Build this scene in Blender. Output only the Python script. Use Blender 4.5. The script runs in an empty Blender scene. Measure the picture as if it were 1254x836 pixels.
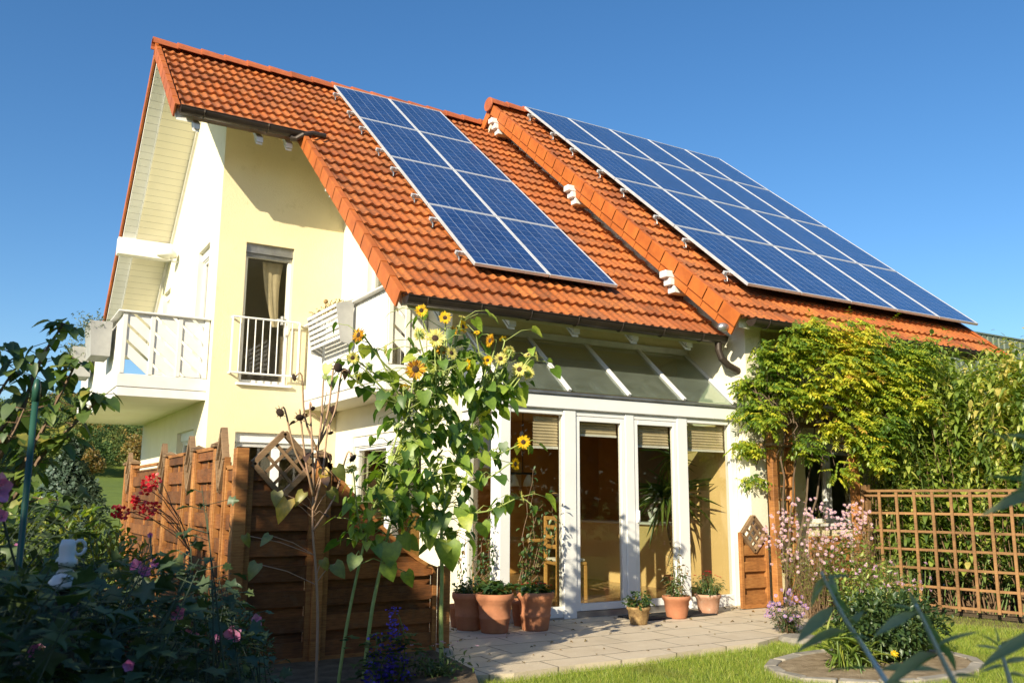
import bpy, math, random
import numpy as np
from mathutils import Vector, Matrix
from mathutils.geometry import tessellate_polygon

C = bpy.context.scene.collection
R = math.radians
rng = np.random.RandomState(7)
random.seed(7)

# ---------------------------------------------------------------- camera
HC = 1.29
FPX, PITCH, ROLL, YAW = 1083.94, R(10.034), R(.335), R(30.81)
AL = R(39.879)                                    # pitch of the front roof slopes
cF = Vector((math.sin(YAW)*math.cos(PITCH), math.cos(YAW)*math.cos(PITCH), math.sin(PITCH)))
r0 = Vector((math.cos(YAW), -math.sin(YAW), 0)); u0 = r0.cross(cF)
cR = math.cos(ROLL)*r0 + math.sin(ROLL)*u0
cU = -math.sin(ROLL)*r0 + math.cos(ROLL)*u0
cam_d = bpy.data.cameras.new('camera'); cam = bpy.data.objects.new('camera', cam_d); C.objects.link(cam)
M = Matrix((cR, cU, -cF)).transposed().to_4x4(); M.translation = (0, 0, HC)
cam.matrix_world = M
cam_d.sensor_width = 36; cam_d.lens = FPX/1254*36; cam_d.clip_end = 3000; cam_d.clip_start = .05
cam_d.dof.use_dof = True; cam_d.dof.focus_distance = 9.5; cam_d.dof.aperture_fstop = 7.0
bpy.context.scene.camera = cam

def atY(px, py, Y):
    """survey point: where the sight line through a photo point meets the vertical plane y = Y"""
    w = cF + cR*((px-627)/FPX) - cU*((py-418)/FPX)
    t = Y/w.y
    return Vector((w.x*t, Y, HC+w.z*t))
def atZ(px, py, Z=0.0):
    w = cF + cR*((px-627)/FPX) - cU*((py-418)/FPX)
    t = (Z-HC)/w.z
    return Vector((w.x*t, w.y*t, Z))

# ---------------------------------------------------------------- object helpers
def tag(o, label=None, cat=None, group=None, kind=None):
    if label: o['label'] = label
    if cat: o['category'] = cat
    if group: o['group'] = group
    if kind: o['kind'] = kind
    return o
def thing(name, label, cat, loc=(0,0,0), rot=(0,0,0), group=None):
    o = bpy.data.objects.new(name, None); C.objects.link(o)
    o.location = loc; o.rotation_euler = rot; o.empty_display_size = .2
    return tag(o, label, cat, group)
def copy_tree(o, parent=None):
    kids = [c for c in o.children]
    c = o.copy(); C.objects.link(c); c.parent = parent
    for k in kids: copy_tree(k, c)
    return c
def wloc(p):
    v = Vector((0,0,0))
    while p is not None: v += p.location; p = p.parent
    return v

def unit(v): return Vector(v).normalized()

class MB:
    """collects faces of ONE mesh; every element gets a random value 'lvar'"""
    def __init__(s): s.v=[]; s.f=[]; s.a=[]; s.m=[]; s.mi=0
    def add(s, vs, fs, a=None):
        n=len(s.v); s.v += [tuple(p) for p in vs]
        if a is None: a = random.random()
        for f in fs: s.f.append([i+n for i in f]); s.a.append(a); s.m.append(s.mi)
    def box(s, x0,x1,y0,y1,z0,z1, a=None):
        vs=[(x,y,z) for z in (z0,z1) for y in (y0,y1) for x in (x0,x1)]
        s.add(vs, [(0,2,3,1),(4,5,7,6),(0,1,5,4),(2,6,7,3),(0,4,6,2),(1,3,7,5)], a)
    def cbox(s, x0,x1,y0,y1,z0,z1, c=.006, a=None):
        """box with chamfered vertical-plane edges (all 12)"""
        P=[]; 
        X=(x0,x1);Y=(y0,y1);Z=(z0,z1); c=min(c,(x1-x0)*.3,(y1-y0)*.3,(z1-z0)*.3)
        idx={}
        def v(i,j,k,ax):
            key=(i,j,k,ax)
            if key not in idx:
                p=[X[i],Y[j],Z[k]]; sg=[c if q==0 else -c for q in (i,j,k)]
                for t in range(3):
                    if t!=ax: p[t]+=sg[t]
                idx[key]=len(P); P.append(tuple(p))
            return idx[key]
        F=[]
        for ax in range(3):
            o=[t for t in range(3) if t!=ax]
            for side in (0,1):
                loop=[]
                for a_,b_ in ((0,0),(1,0),(1,1),(0,1)):
                    q=[0,0,0]; q[ax]=side; q[o[0]]=a_; q[o[1]]=b_
                    loop.append(v(*q,ax))
                flip = (side==0) != (ax==1)
                F.append(loop[::-1] if flip else loop)
        for ax in range(3):               # edges along ax
            o=[t for t in range(3) if t!=ax]
            for a_ in (0,1):
                for b_ in (0,1):
                    q0=[0,0,0]; q0[o[0]]=a_; q0[o[1]]=b_; q1=list(q0); q1[ax]=1
                    F.append([v(*q0,o[0]),v(*q1,o[0]),v(*q1,o[1]),v(*q0,o[1])])
        for i in (0,1):
            for j in (0,1):
                for k in (0,1): F.append([v(i,j,k,0),v(i,j,k,1),v(i,j,k,2)])
        s.add(P,F,a)
    def obox(s, o, X, Y, Z, a=None):
        o,X,Y,Z=Vector(o),Vector(X),Vector(Y),Vector(Z)
        vs=[o+X*i+Y*j+Z*k for k in (0,1) for j in (0,1) for i in (0,1)]
        s.add(vs, [(0,2,3,1),(4,5,7,6),(0,1,5,4),(2,6,7,3),(0,4,6,2),(1,3,7,5)], a)
    def bar(s, p, q, w, h, up=(0,0,1), a=None):
        """rectangular bar from p to q, width w, height h, centred"""
        p,q=Vector(p),Vector(q); d=(q-p)
        side=d.cross(Vector(up)).normalized(); u=side.cross(d).normalized()
        s.obox(p-side*w/2-u*h/2, side*w, d, u*h, a)
    def tube(s, pts, r, n=7, cap=True, a=None, sx=1.0):
        pts=[Vector(p) for p in pts]
        if not hasattr(r,'__len__'): r=[r]*len(pts)
        vs=[]; t0=(pts[1]-pts[0]).normalized()
        ref=Vector((0,0,1)) if abs(t0.z)<.9 else Vector((1,0,0))
        nn=t0.cross(ref).normalized()
        for i,p in enumerate(pts):
            t=(pts[min(i+1,len(pts)-1)]-pts[max(i-1,0)]).normalized()
            nn=(nn-t*nn.dot(t)).normalized(); b=t.cross(nn)
            for k in range(n):
                an=2*math.pi*k/n; vs.append(p+(nn*math.cos(an)+b*math.sin(an)*sx)*r[i])
        fs=[]
        for i in range(len(pts)-1):
            for k in range(n):
                fs.append((i*n+k,i*n+(k+1)%n,(i+1)*n+(k+1)%n,(i+1)*n+k))
        if cap: fs.append(tuple(range(n))[::-1]); fs.append(tuple((len(pts)-1)*n+k for k in range(n)))
        s.add(vs,fs,a)
    def lathe(s, prof, cx=0,cy=0,cz=0, n=24, a=None, jit=0):
        vs=[];fs=[]
        for i,(r,z) in enumerate(prof):
            for k in range(n):
                an=2*math.pi*k/n; vs.append((cx+r*math.cos(an),cy+r*math.sin(an),cz+z))
        for i in range(len(prof)-1):
            for k in range(n): fs.append((i*n+k,i*n+(k+1)%n,(i+1)*n+(k+1)%n,(i+1)*n+k))
        s.add(vs,fs,a)
    def prism(s, poly, ex, a=None):
        """poly: list of 3D points (planar), extruded by vector ex"""
        poly=[Vector(p) for p in poly]; ex=Vector(ex); n=len(poly)
        tri=tessellate_polygon([poly])
        vs=poly+[p+ex for p in poly]
        fs=[tuple(t) for t in tri]+[tuple(i+n for i in t[::-1]) for t in tri]
        fs+=[(i,(i+1)%n,(i+1)%n+n,i+n) for i in range(n)]
        s.add(vs,fs,a)
    def sheet_holes(s, outer, holes, ex, a=None):
        """planar wall with holes, thickness ex"""
        loops=[[Vector(p) for p in L] for L in [outer]+holes]; ex=Vector(ex)
        flat=[p for L in loops for p in L]; n=len(flat)
        tri=tessellate_polygon(loops)
        vs=flat+[p+ex for p in flat]
        fs=[tuple(t) for t in tri]+[tuple(i+n for i in t[::-1]) for t in tri]
        k=0
        for L in loops:
            m=len(L)
            fs+=[(k+i,k+(i+1)%m,k+(i+1)%m+n,k+i+n) for i in range(m)]
            k+=m
        s.add(vs,fs,a)
    def build(s, name, mat, parent=None, smooth=False, local=False, bevel=0, fixn=True):
        me=bpy.data.meshes.new(name)
        off=Vector((0,0,0)) if local or parent is None else wloc(parent)
        me.from_pydata([(x-off.x,y-off.y,z-off.z) for x,y,z in s.v],[],s.f)
        at=me.attributes.new('lvar','FLOAT','FACE'); at.data.foreach_set('value',s.a)
        for m in (mat if isinstance(mat,(list,tuple)) else [mat]): me.materials.append(m)
        me.polygons.foreach_set('material_index',s.m)
        if smooth: me.polygons.foreach_set('use_smooth',[True]*len(s.f))
        me.update()
        if fixn:
            import bmesh
            bm=bmesh.new(); bm.from_mesh(me); bmesh.ops.recalc_face_normals(bm,faces=bm.faces); bm.to_mesh(me); bm.free()
        o=bpy.data.objects.new(name,me); C.objects.link(o)
        if parent is not None: o.parent=parent
        if bevel:
            b=o.modifiers.new('b','BEVEL'); b.width=bevel; b.segments=2; b.limit_method='ANGLE'
        return o

# ---- leaves: one mesh of many small faces -------------------------------------------------
def T_oval(w=.5, fold=.12, droop=.12):
    v=[(0,0,0),(-w*.42,.3,fold*.8),(-w*.5,.55,fold),(-w*.25,.85,fold*.4-droop*.6),(0,1,-droop),(w*.25,.85,fold*.4-droop*.6),(w*.5,.55,fold),(w*.42,.3,fold*.8),(0,.5,0)]
    f=[(0,8,2,1),(8,4,3,2),(0,7,6,8),(8,6,5,4)]
    return np.array(v,float),f
def T_heart(w=.95, fold=.1, droop=.22):
    v=[(0,0,0),(-w*.32,-.14,fold*.6),(-w*.52,.12,fold),(-w*.42,.5,fold*.5),(-w*.2,.82,-droop*.5),(0,1.05,-droop),
       (w*.2,.82,-droop*.5),(w*.42,.5,fold*.5),(w*.52,.12,fold),(w*.32,-.14,fold*.6),(0,.45,-.02)]
    f=[(0,10,2,1),(10,3,2),(10,5,4,3),(0,9,8,10),(10,8,7),(10,7,6,5)]
    return np.array(v,float),f
def T_lance(w=.24, droop=.3):
    v=[(0,0,0),(-w*.4,.25,.03),(-w*.5,.5,-droop*.15),(-w*.25,.8,-droop*.6),(0,1,-droop),(w*.25,.8,-droop*.6),(w*.5,.5,-droop*.15),(w*.4,.25,.03),(0,.5,-droop*.15-.05)]
    f=[(0,8,2,1),(8,4,3,2),(0,7,6,8),(8,6,5,4)]
    return np.array(v,float),f
def T_lobed(w=1.0):
    v=[(0,0,0),(-w*.45,.02,.05),(-w*.3,.3,.02),(-w*.55,.5,.06),(-w*.22,.62,0),(-w*.12,.85,-.05),(0,1,-.15),
       (w*.12,.85,-.05),(w*.22,.62,0),(w*.55,.5,.06),(w*.3,.3,.02),(w*.45,.02,.05),(0,.4,-.03)]
    f=[(0,12,2,1),(12,4,3,2),(12,6,5,4),(0,11,10,12),(12,10,9,8),(12,8,7,6)]
    return np.array(v,float),f
def T_grass():
    return np.array([(-.03,0,0),(.03,0,0),(.018,.55,-.05),(-.018,.55,-.05),(0,1,-.22)],float),[(0,1,2,3),(3,2,4)]
def T_quad(w=1.0):
    return np.array([(-w/2,0,0),(w/2,0,0),(w*.35,.7,.1),(0,1,-.05),(-w*.4,.6,-.1)],float),[(0,1,2,3,4)]

class Leaves:
    def __init__(s, tmpl): s.t=tmpl; s.P=[];s.D=[];s.U=[];s.S=[];s.A=[]
    def add(s,p,d,u,size,a=None):
        s.P.append(tuple(p));s.D.append(tuple(d));s.U.append(tuple(u));s.S.append(size);s.A.append(random.random() if a is None else a)
    def build(s,name,mat,parent=None,smooth=False):
        tv,tf=s.t; P=np.array(s.P);D=np.array(s.D);U=np.array(s.U);S=np.array(s.S)[:,None,None];A=np.array(s.A)
        D=D/np.maximum(np.linalg.norm(D,axis=1,keepdims=True),1e-6)
        X=np.cross(D,U); X/=np.maximum(np.linalg.norm(X,axis=1,keepdims=True),1e-6)
        Z=np.cross(X,D); nn=len(P); X=X*rng.uniform(.78,1.15,(nn,1)); Z=Z*rng.uniform(.2,2.0,(nn,1))
        V=P[:,None,:]+S*(tv[None,:,0:1]*X[:,None,:]+tv[None,:,1:2]*D[:,None,:]+tv[None,:,2:3]*Z[:,None,:])
        n=len(P);k=len(tv); V=V.reshape(-1,3)
        if parent is not None: V=V-np.array(wloc(parent))
        li=[];ls=[];lt=[];c=0
        for f in tf: li+=list(f); lt.append(len(f)); ls.append(c); c+=len(f)
        LI=(np.array(li)[None,:]+(np.arange(n)*k)[:,None]).reshape(-1)
        LS=(np.array(ls)[None,:]+(np.arange(n)*c)[:,None]).reshape(-1)
        LT=np.tile(np.array(lt),n)
        me=bpy.data.meshes.new(name)
        me.vertices.add(n*k); me.vertices.foreach_set('co',V.astype(np.float32).ravel())
        me.loops.add(len(LI)); me.loops.foreach_set('vertex_index',LI.astype(np.int32))
        me.polygons.add(len(LS)); me.polygons.foreach_set('loop_start',LS.astype(np.int32)); me.polygons.foreach_set('loop_total',LT.astype(np.int32))
        at=me.attributes.new('lvar','FLOAT','FACE'); at.data.foreach_set('value',np.repeat(A,len(tf)).astype(np.float32))
        me.materials.append(mat); me.update(); me.validate()
        if smooth: me.polygons.foreach_set('use_smooth',[True]*len(LS))
        o=bpy.data.objects.new(name,me); C.objects.link(o)
        if parent is not None: o.parent=parent
        return o
def rv(s=1.0): return Vector(rng.normal(0,s,3))
def curve(p0,p1,bend=(0,0,0),n=7,wob=0.0):
    p0,p1,b=Vector(p0),Vector(p1),Vector(bend); out=[]
    for i in range(n):
        t=i/(n-1); p=p0.lerp(p1,t)+b*(4*t*(1-t))
        if wob and 0<i: p=p+rv(wob)
        out.append(p)
    return out

# ---------------------------------------------------------------- materials
def newmat(name):
    m=bpy.data.materials.new(name); m.use_nodes=True; nt=m.node_tree; nt.nodes.clear()
    out=nt.nodes.new('ShaderNodeOutputMaterial'); return m,nt,out
def N(nt,t,**k):
    n=nt.nodes.new(t)
    for a,b in k.items():
        if a in n.inputs.keys(): n.inputs[a].default_value=b
        else: setattr(n,a,b)
    return n
def ramp(nt,fac,stops):
    r=nt.nodes.new('ShaderNodeValToRGB'); e=r.color_ramp.elements
    while len(e)<len(stops): e.new(.5)
    for i,(p,c) in enumerate(stops): e[i].position=p; e[i].color=(*c,1)
    nt.links.new(fac,r.inputs[0]); return r.outputs[0]
def mix(nt,fac,a,b,mode='MIX'):
    n=nt.nodes.new('ShaderNodeMix'); n.data_type='RGBA'; n.blend_type=mode
    def put(i,v):
        if hasattr(v,'is_output') or isinstance(v,bpy.types.NodeSocket): nt.links.new(v,n.inputs[i])
        elif isinstance(v,(int,float)): n.inputs[i].default_value=v
        else: n.inputs[i].default_value=(*v,1)
    put(0,fac); put(6,a); put(7,b); return n.outputs[2]
def noise(nt,scale,detail=4,rough=.6,stretch=None,coord='Object'):
    tc=nt.nodes.new('ShaderNodeTexCoord'); src=tc.outputs[coord]
    if stretch:
        mp=nt.nodes.new('ShaderNodeMapping'); mp.inputs['Scale'].default_value=stretch; nt.links.new(src,mp.inputs[0]); src=mp.outputs[0]
    n=nt.nodes.new('ShaderNodeTexNoise'); n.inputs['Scale'].default_value=scale; n.inputs['Detail'].default_value=detail; n.inputs['Roughness'].default_value=rough
    nt.links.new(src,n.inputs['Vector']); return n.outputs['Fac']
def lvar(nt):
    a=nt.nodes.new('ShaderNodeAttribute'); a.attribute_name='lvar'; return a.outputs['Fac']
def bump(nt,h,strength=.3,dist=.01):
    b=nt.nodes.new('ShaderNodeBump'); b.inputs['Strength'].default_value=strength; b.inputs['Distance'].default_value=dist
    nt.links.new(h,b.inputs['Height']); return b.outputs[0]
def plain(name,c1,c2=None,rough=.6,scale=6,spec=.4,metal=0,bs=0,bd=.004,bscale=None,var=0,stretch=None,dirt=None):
    m,nt,out=newmat(name); b=N(nt,'ShaderNodeBsdfPrincipled',Roughness=rough,Metallic=metal)
    b.inputs['Specular IOR Level'].default_value=spec
    c2=c2 or tuple(x*.86 for x in c1)
    nz=noise(nt,scale,5,.6,stretch)
    col=ramp(nt,nz,[(.32,c2),(.68,c1)])
    if var:
        v=ramp(nt,lvar(nt),[(0,(1-var,)*3),(1,(1+var*.4,)*3)]); col=mix(nt,1.0,col,v,'MULTIPLY')
    if dirt:
        dz=noise(nt,dirt[1],8,.75); f=ramp(nt,dz,[(dirt[2],(0,0,0)),(dirt[2]+.14,(1,1,1))]); col=mix(nt,f,col,dirt[0])
    nt.links.new(col,b.inputs['Base Color'])
    if bs:
        h=noise(nt,bscale or scale*8,6,.7,stretch); nt.links.new(bump(nt,h,bs,bd),b.inputs['Normal'])
    nt.links.new(b.outputs[0],out.inputs[0]); return m
def leafmat(name,stops,trans=.35,rough=.5,gloss=.06,patch=None,nscale=28):
    m,nt,out=newmat(name)
    col=ramp(nt,lvar(nt),stops)
    if patch:
        nz=noise(nt,patch[1],3,.6); f=ramp(nt,nz,[(patch[2],(0,0,0)),(patch[2]+.12,(1,1,1))]); col=mix(nt,f,col,patch[0])
    nz2=noise(nt,nscale,3,.6); vv=ramp(nt,nz2,[(.3,(.72,.76,.7)),(.7,(1.18,1.15,1.1))]); col=mix(nt,1.0,col,vv,'MULTIPLY')
    d=N(nt,'ShaderNodeBsdfDiffuse'); nt.links.new(bump(nt,nz2,.6,.012),d.inputs['Normal']); t=N(nt,'ShaderNodeBsdfTranslucent'); g=N(nt,'ShaderNodeBsdfGlossy',Roughness=rough)
    nt.links.new(col,d.inputs[0])
    tc=mix(nt,1.0,col,(1.5,1.6,.7),'MULTIPLY'); nt.links.new(tc,t.inputs[0])
    g.inputs[0].default_value=(.9,.95,.9,1)
    m1=N(nt,'ShaderNodeMixShader'); m1.inputs[0].default_value=trans
    nt.links.new(d.outputs[0],m1.inputs[1]); nt.links.new(t.outputs[0],m1.inputs[2])
    m2=N(nt,'ShaderNodeMixShader'); m2.inputs[0].default_value=gloss
    nt.links.new(m1.outputs[0],m2.inputs[1]); nt.links.new(g.outputs[0],m2.inputs[2])
    nt.links.new(m2.outputs[0],out.inputs[0]); return m
def glassmat(name,tint=(.9,.95,.92),refl=1.0,haze=0.0):
    m,nt,out=newmat(name)
    t=N(nt,'ShaderNodeBsdfTransparent'); t.inputs[0].default_value=(*tint,1)
    g=N(nt,'ShaderNodeBsdfGlossy',Roughness=.012); lw=N(nt,'ShaderNodeLayerWeight',Blend=.5); pw=N(nt,'ShaderNodeMath',operation='POWER'); nt.links.new(lw.outputs['Facing'],pw.inputs[0]); pw.inputs[1].default_value=4.5
    ml=N(nt,'ShaderNodeMath',operation='MULTIPLY_ADD'); nt.links.new(pw.outputs[0],ml.inputs[0]); ml.inputs[1].default_value=.8*refl; ml.inputs[2].default_value=.04*refl; ml.use_clamp=True
    nz=noise(nt,1.3,2,.5); nt.links.new(bump(nt,nz,.05,.02),g.inputs['Normal'])
    mx=N(nt,'ShaderNodeMixShader'); nt.links.new(ml.outputs[0],mx.inputs[0]); nt.links.new(t.outputs[0],mx.inputs[1]); nt.links.new(g.outputs[0],mx.inputs[2])
    if haze:  # dirty-glass haze mixed in pale green so sunlit roof panes show lighter
        df=N(nt,'ShaderNodeBsdfDiffuse'); df.inputs[0].default_value=(.72,.80,.72,1); dn=ramp(nt,noise(nt,4,6,.7),[(.3,(haze*.6,)*3),(.7,(haze*1.3,)*3)])
        m3=N(nt,'ShaderNodeMixShader'); nt.links.new(dn,m3.inputs[0]); nt.links.new(mx.outputs[0],m3.inputs[1]); nt.links.new(df.outputs[0],m3.inputs[2]); mx=m3
    nt.links.new(mx.outputs[0],out.inputs[0]); return m

M_={}
M_['yellow']=plain('yellow_render',(.79,.70,.46),(.74,.65,.42),rough=.9,scale=1.7,bs=.7,bd=.010,bscale=55,spec=.1,dirt=((.66,.57,.33),2.6,.60))
M_['cream']=plain('cream_render',(.82,.79,.64),(.77,.73,.57),rough=.9,scale=1.7,bs=.6,bd=.010,bscale=55,spec=.1,dirt=((.66,.62,.50),2.2,.60))
M_['white']=plain('white_frame_paint',(.80,.80,.79),(.74,.745,.74),rough=.35,scale=3)
M_['whitewood']=plain('white_painted_wood',(.78,.77,.74),(.70,.69,.66),rough=.55,scale=5,bs=.2,bscale=40,var=.06,dirt=((.42,.42,.40),9,.62))
M_['soffit']=None
M_['brown']=plain('brown_sheet_metal',(.060,.045,.035),(.035,.027,.022),rough=.38,metal=.35,scale=4)
M_['zinc']=plain('zinc',(.45,.46,.47),(.3,.3,.31),rough=.4,metal=.8,scale=8)
M_['alu']=plain('aluminium',(.72,.73,.75),(.60,.61,.63),rough=.4,metal=.4,scale=8)
M_['dark']=plain('dark_grey',(.03,.03,.03),rough=.5)
M_['glass']=glassmat('window_glass',(.93,.93,.89),1.25)
M_['glass_roof']=glassmat('roof_glass',(.74,.82,.77),2.0,.07)

def tile_mat():
    m,nt,out=newmat('terracotta_tiles'); b=N(nt,'ShaderNodeBsdfPrincipled',Roughness=.62)
    b.inputs['Specular IOR Level'].default_value=.35
    base=ramp(nt,lvar(nt),[(0,(.24,.066,.020)),(.22,(.40,.112,.026)),(.75,(.51,.160,.038)),(1,(.33,.11,.04))])
    n1=noise(nt,22,8,.75); n2=noise(nt,2.2,5,.7)
    mm=N(nt,'ShaderNodeMath',operation='MULTIPLY_ADD'); nt.links.new(n2,mm.inputs[0]); mm.inputs[1].default_value=.55; nt.links.new(n1,mm.inputs[2])
    f=ramp(nt,mm.outputs[0],[(.70,(0,0,0)),(.92,(.8,.8,.8))])
    col=mix(nt,f,base,(.13,.06,.028))
    n4=noise(nt,.9,6,.75); f4=ramp(nt,n4,[(.42,(0,0,0)),(.70,(.55,.55,.55))]); col=mix(nt,f4,col,(.27,.085,.035))
    n3=noise(nt,60,3,.5); f3=ramp(nt,n3,[(.74,(0,0,0)),(.78,(.45,.45,.45))]); col=mix(nt,f3,col,(.45,.36,.22))
    nt.links.new(col,b.inputs['Base Color']); nt.links.new(bump(nt,n1,.25,.004),b.inputs['Normal'])
    nt.links.new(b.outputs[0],out.inputs[0]); return m
M_['tile']=tile_mat()
M_['verge']=plain('verge_tile',(.52,.15,.03),(.40,.105,.024),rough=.5,scale=5,var=.16,dirt=((.22,.08,.03),16,.66),bs=.1)
M_['ridge']=plain('ridge_tile',(.50,.14,.05),(.36,.10,.04),rough=.6,scale=6,var=.2,dirt=((.16,.12,.07),14,.60),bs=.2)

def plank_mat(name,c1,c2,axis='Y',pitch=.12,rough=.6,gap=.05):
    m,nt,out=newmat(name); b=N(nt,'ShaderNodeBsdfPrincipled',Roughness=rough)
    tc=N(nt,'ShaderNodeTexCoord'); sx=N(nt,'ShaderNodeSeparateXYZ'); nt.links.new(tc.outputs['Object'],sx.inputs[0])
    d=N(nt,'ShaderNodeMath',operation='DIVIDE'); nt.links.new(sx.outputs[axis],d.inputs[0]); d.inputs[1].default_value=pitch
    fr=N(nt,'ShaderNodeMath',operation='FRACT'); nt.links.new(d.outputs[0],fr.inputs[0])
    g=ramp(nt,fr.outputs[0],[(0,(0,0,0)),(gap,(1,1,1)),(1-gap*.3,(1,1,1)),(1,(.4,.4,.4))])
    nz=noise(nt,2.5,5,.6); col=ramp(nt,nz,[(.3,c2),(.7,c1)])
    col=mix(nt,g,tuple(x*.35 for x in c1),col)
    nt.links.new(col,b.inputs['Base Color'])
    nt.links.new(bump(nt,g,.5,.01),b.inputs['Normal']); nt.links.new(b.outputs[0],out.inputs[0]); return m
M_['soffit']=plank_mat('cream_soffit_boards',(.85,.81,.66),(.80,.76,.61),'Y',.105)
M_['soffit_out']=plank_mat('white_verge_boards',(.82,.83,.82),(.74,.75,.74),'Y',.105)

def wood_mat(name,c1,c2,c3,var=.25,dirt=None):
    m,nt,out=newmat(name); b=N(nt,'ShaderNodeBsdfPrincipled',Roughness=.62); b.inputs['Specular IOR Level'].default_value=.3
    n1=noise(nt,9,8,.7,(1,1,9)); n2=noise(nt,9,8,.7,(1.2,1.2,1.0)); n3=noise(nt,3.0,4,.6)
    ad=N(nt,'ShaderNodeMath',operation='ADD'); nt.links.new(n1,ad.inputs[0]); nt.links.new(n3,ad.inputs[1])
    hf=N(nt,'ShaderNodeMath',operation='MULTIPLY'); nt.links.new(ad.outputs[0],hf.inputs[0]); hf.inputs[1].default_value=.5
    col=ramp(nt,hf.outputs[0],[(.38,c3),(.5,c2),(.62,c1)])
    v=ramp(nt,lvar(nt),[(0,(1-var,)*3),(1,(1.12,1.1,1.08))]); col=mix(nt,1.0,col,v,'MULTIPLY')
    if dirt:
        f=ramp(nt,n2,[(.52,(0,0,0)),(.7,(.8,.8,.8))]); col=mix(nt,f,col,dirt)
    nt.links.new(col,b.inputs['Base Color']); nt.links.new(bump(nt,n1,.35,.004),b.inputs['Normal'])
    nt.links.new(b.outputs[0],out.inputs[0]); return m
M_['fence']=wood_mat('stained_fence_wood',(.30,.125,.042),(.21,.080,.026),(.09,.038,.016),.45,(.16,.09,.05))
M_['post']=wood_mat('honey_post_wood',(.47,.23,.075),(.36,.155,.048),(.19,.08,.028),.15)
M_['oldwood']=wood_mat('weathered_wood',(.34,.22,.12),(.26,.165,.09),(.15,.10,.06),.25)
M_['trellis']=wood_mat('trellis_wood',(.36,.20,.085),(.28,.15,.065),(.16,.09,.04),.2)

def solar_mat():
    m,nt,out=newmat('solar_cells'); b=N(nt,'ShaderNodeBsdfPrincipled',Roughness=.10)
    b.inputs['Coat Weight'].default_value=1; b.inputs['Coat Roughness'].default_value=.03; b.inputs['Specular IOR Level'].default_value=.5
    tc=N(nt,'ShaderNodeTexCoord'); uv=tc.outputs['UV']
    sx=N(nt,'ShaderNodeSeparateXYZ'); nt.links.new(uv,sx.inputs[0])
    def line(o,cnt,w):
        a=N(nt,'ShaderNodeMath',operation='MULTIPLY'); nt.links.new(o,a.inputs[0]); a.inputs[1].default_value=cnt
        fr=N(nt,'ShaderNodeMath',operation='PINGPONG'); nt.links.new(a.outputs[0],fr.inputs[0]); fr.inputs[1].default_value=.5
        l=N(nt,'ShaderNodeMath',operation='LESS_THAN'); nt.links.new(fr.outputs[0],l.inputs[0]); l.inputs[1].default_value=w
        return l.outputs[0],a.outputs[0]
    lx,ax=line(sx.outputs[0],6,.022); ly,ay=line(sx.outputs[1],10,.020)
    bx,_=line(sx.outputs[0],12,.012)
    fx=N(nt,'ShaderNodeMath',operation='FLOOR'); nt.links.new(ax,fx.inputs[0]); fy=N(nt,'ShaderNodeMath',operation='FLOOR'); nt.links.new(ay,fy.inputs[0])
    cb=N(nt,'ShaderNodeCombineXYZ'); nt.links.new(fx.outputs[0],cb.inputs[0]); nt.links.new(fy.outputs[0],cb.inputs[1])
    oi=N(nt,'ShaderNodeObjectInfo'); nt.links.new(oi.outputs['Random'],cb.inputs[2])
    wn=N(nt,'ShaderNodeTexWhiteNoise'); nt.links.new(cb.outputs[0],wn.inputs['Vector'])
    cell=ramp(nt,wn.outputs['Value'],[(0,(.010,.030,.115)),(1,(.016,.046,.16))])
    vo=N(nt,'ShaderNodeTexVoronoi'); vo.inputs['Scale'].default_value=60; nt.links.new(tc.outputs['Object'],vo.inputs['Vector'])
    cr=ramp(nt,vo.outputs['Color'],[(0,(.8,.8,.8)),(1,(1.25,1.25,1.25))]); cell=mix(nt,1.0,cell,cr,'MULTIPLY')
    mx=N(nt,'ShaderNodeMath',operation='MAXIMUM'); nt.links.new(lx,mx.inputs[0]); nt.links.new(ly,mx.inputs[1])
    ly2=N(nt,'ShaderNodeMath',operation='MULTIPLY'); nt.links.new(ly,ly2.inputs[0]); ly2.inputs[1].default_value=.45
    nt.links.new(ly2.outputs[0],mx.inputs[1])
    col=mix(nt,mx.outputs[0],cell,(.36,.43,.55))
    bf=N(nt,'ShaderNodeMath',operation='MULTIPLY'); nt.links.new(bx,bf.inputs[0]); bf.inputs[1].default_value=.5
    col=mix(nt,bf.outputs[0],col,(.30,.36,.48))
    dz=noise(nt,1.7,6,.7); df=ramp(nt,dz,[(.45,(0,0,0)),(.75,(.10,.10,.10))]); col=mix(nt,df,col,(.35,.36,.38))
    nt.links.new(ramp(nt,noise(nt,3.1,5,.7),[(.35,(.06,.06,.06)),(.7,(.16,.16,.16))]),b.inputs['Coat Roughness'])
    nt.links.new(col,b.inputs['Base Color']); nt.links.new(b.outputs[0],out.inputs[0]); return m
M_['solar']=solar_mat()
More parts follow.
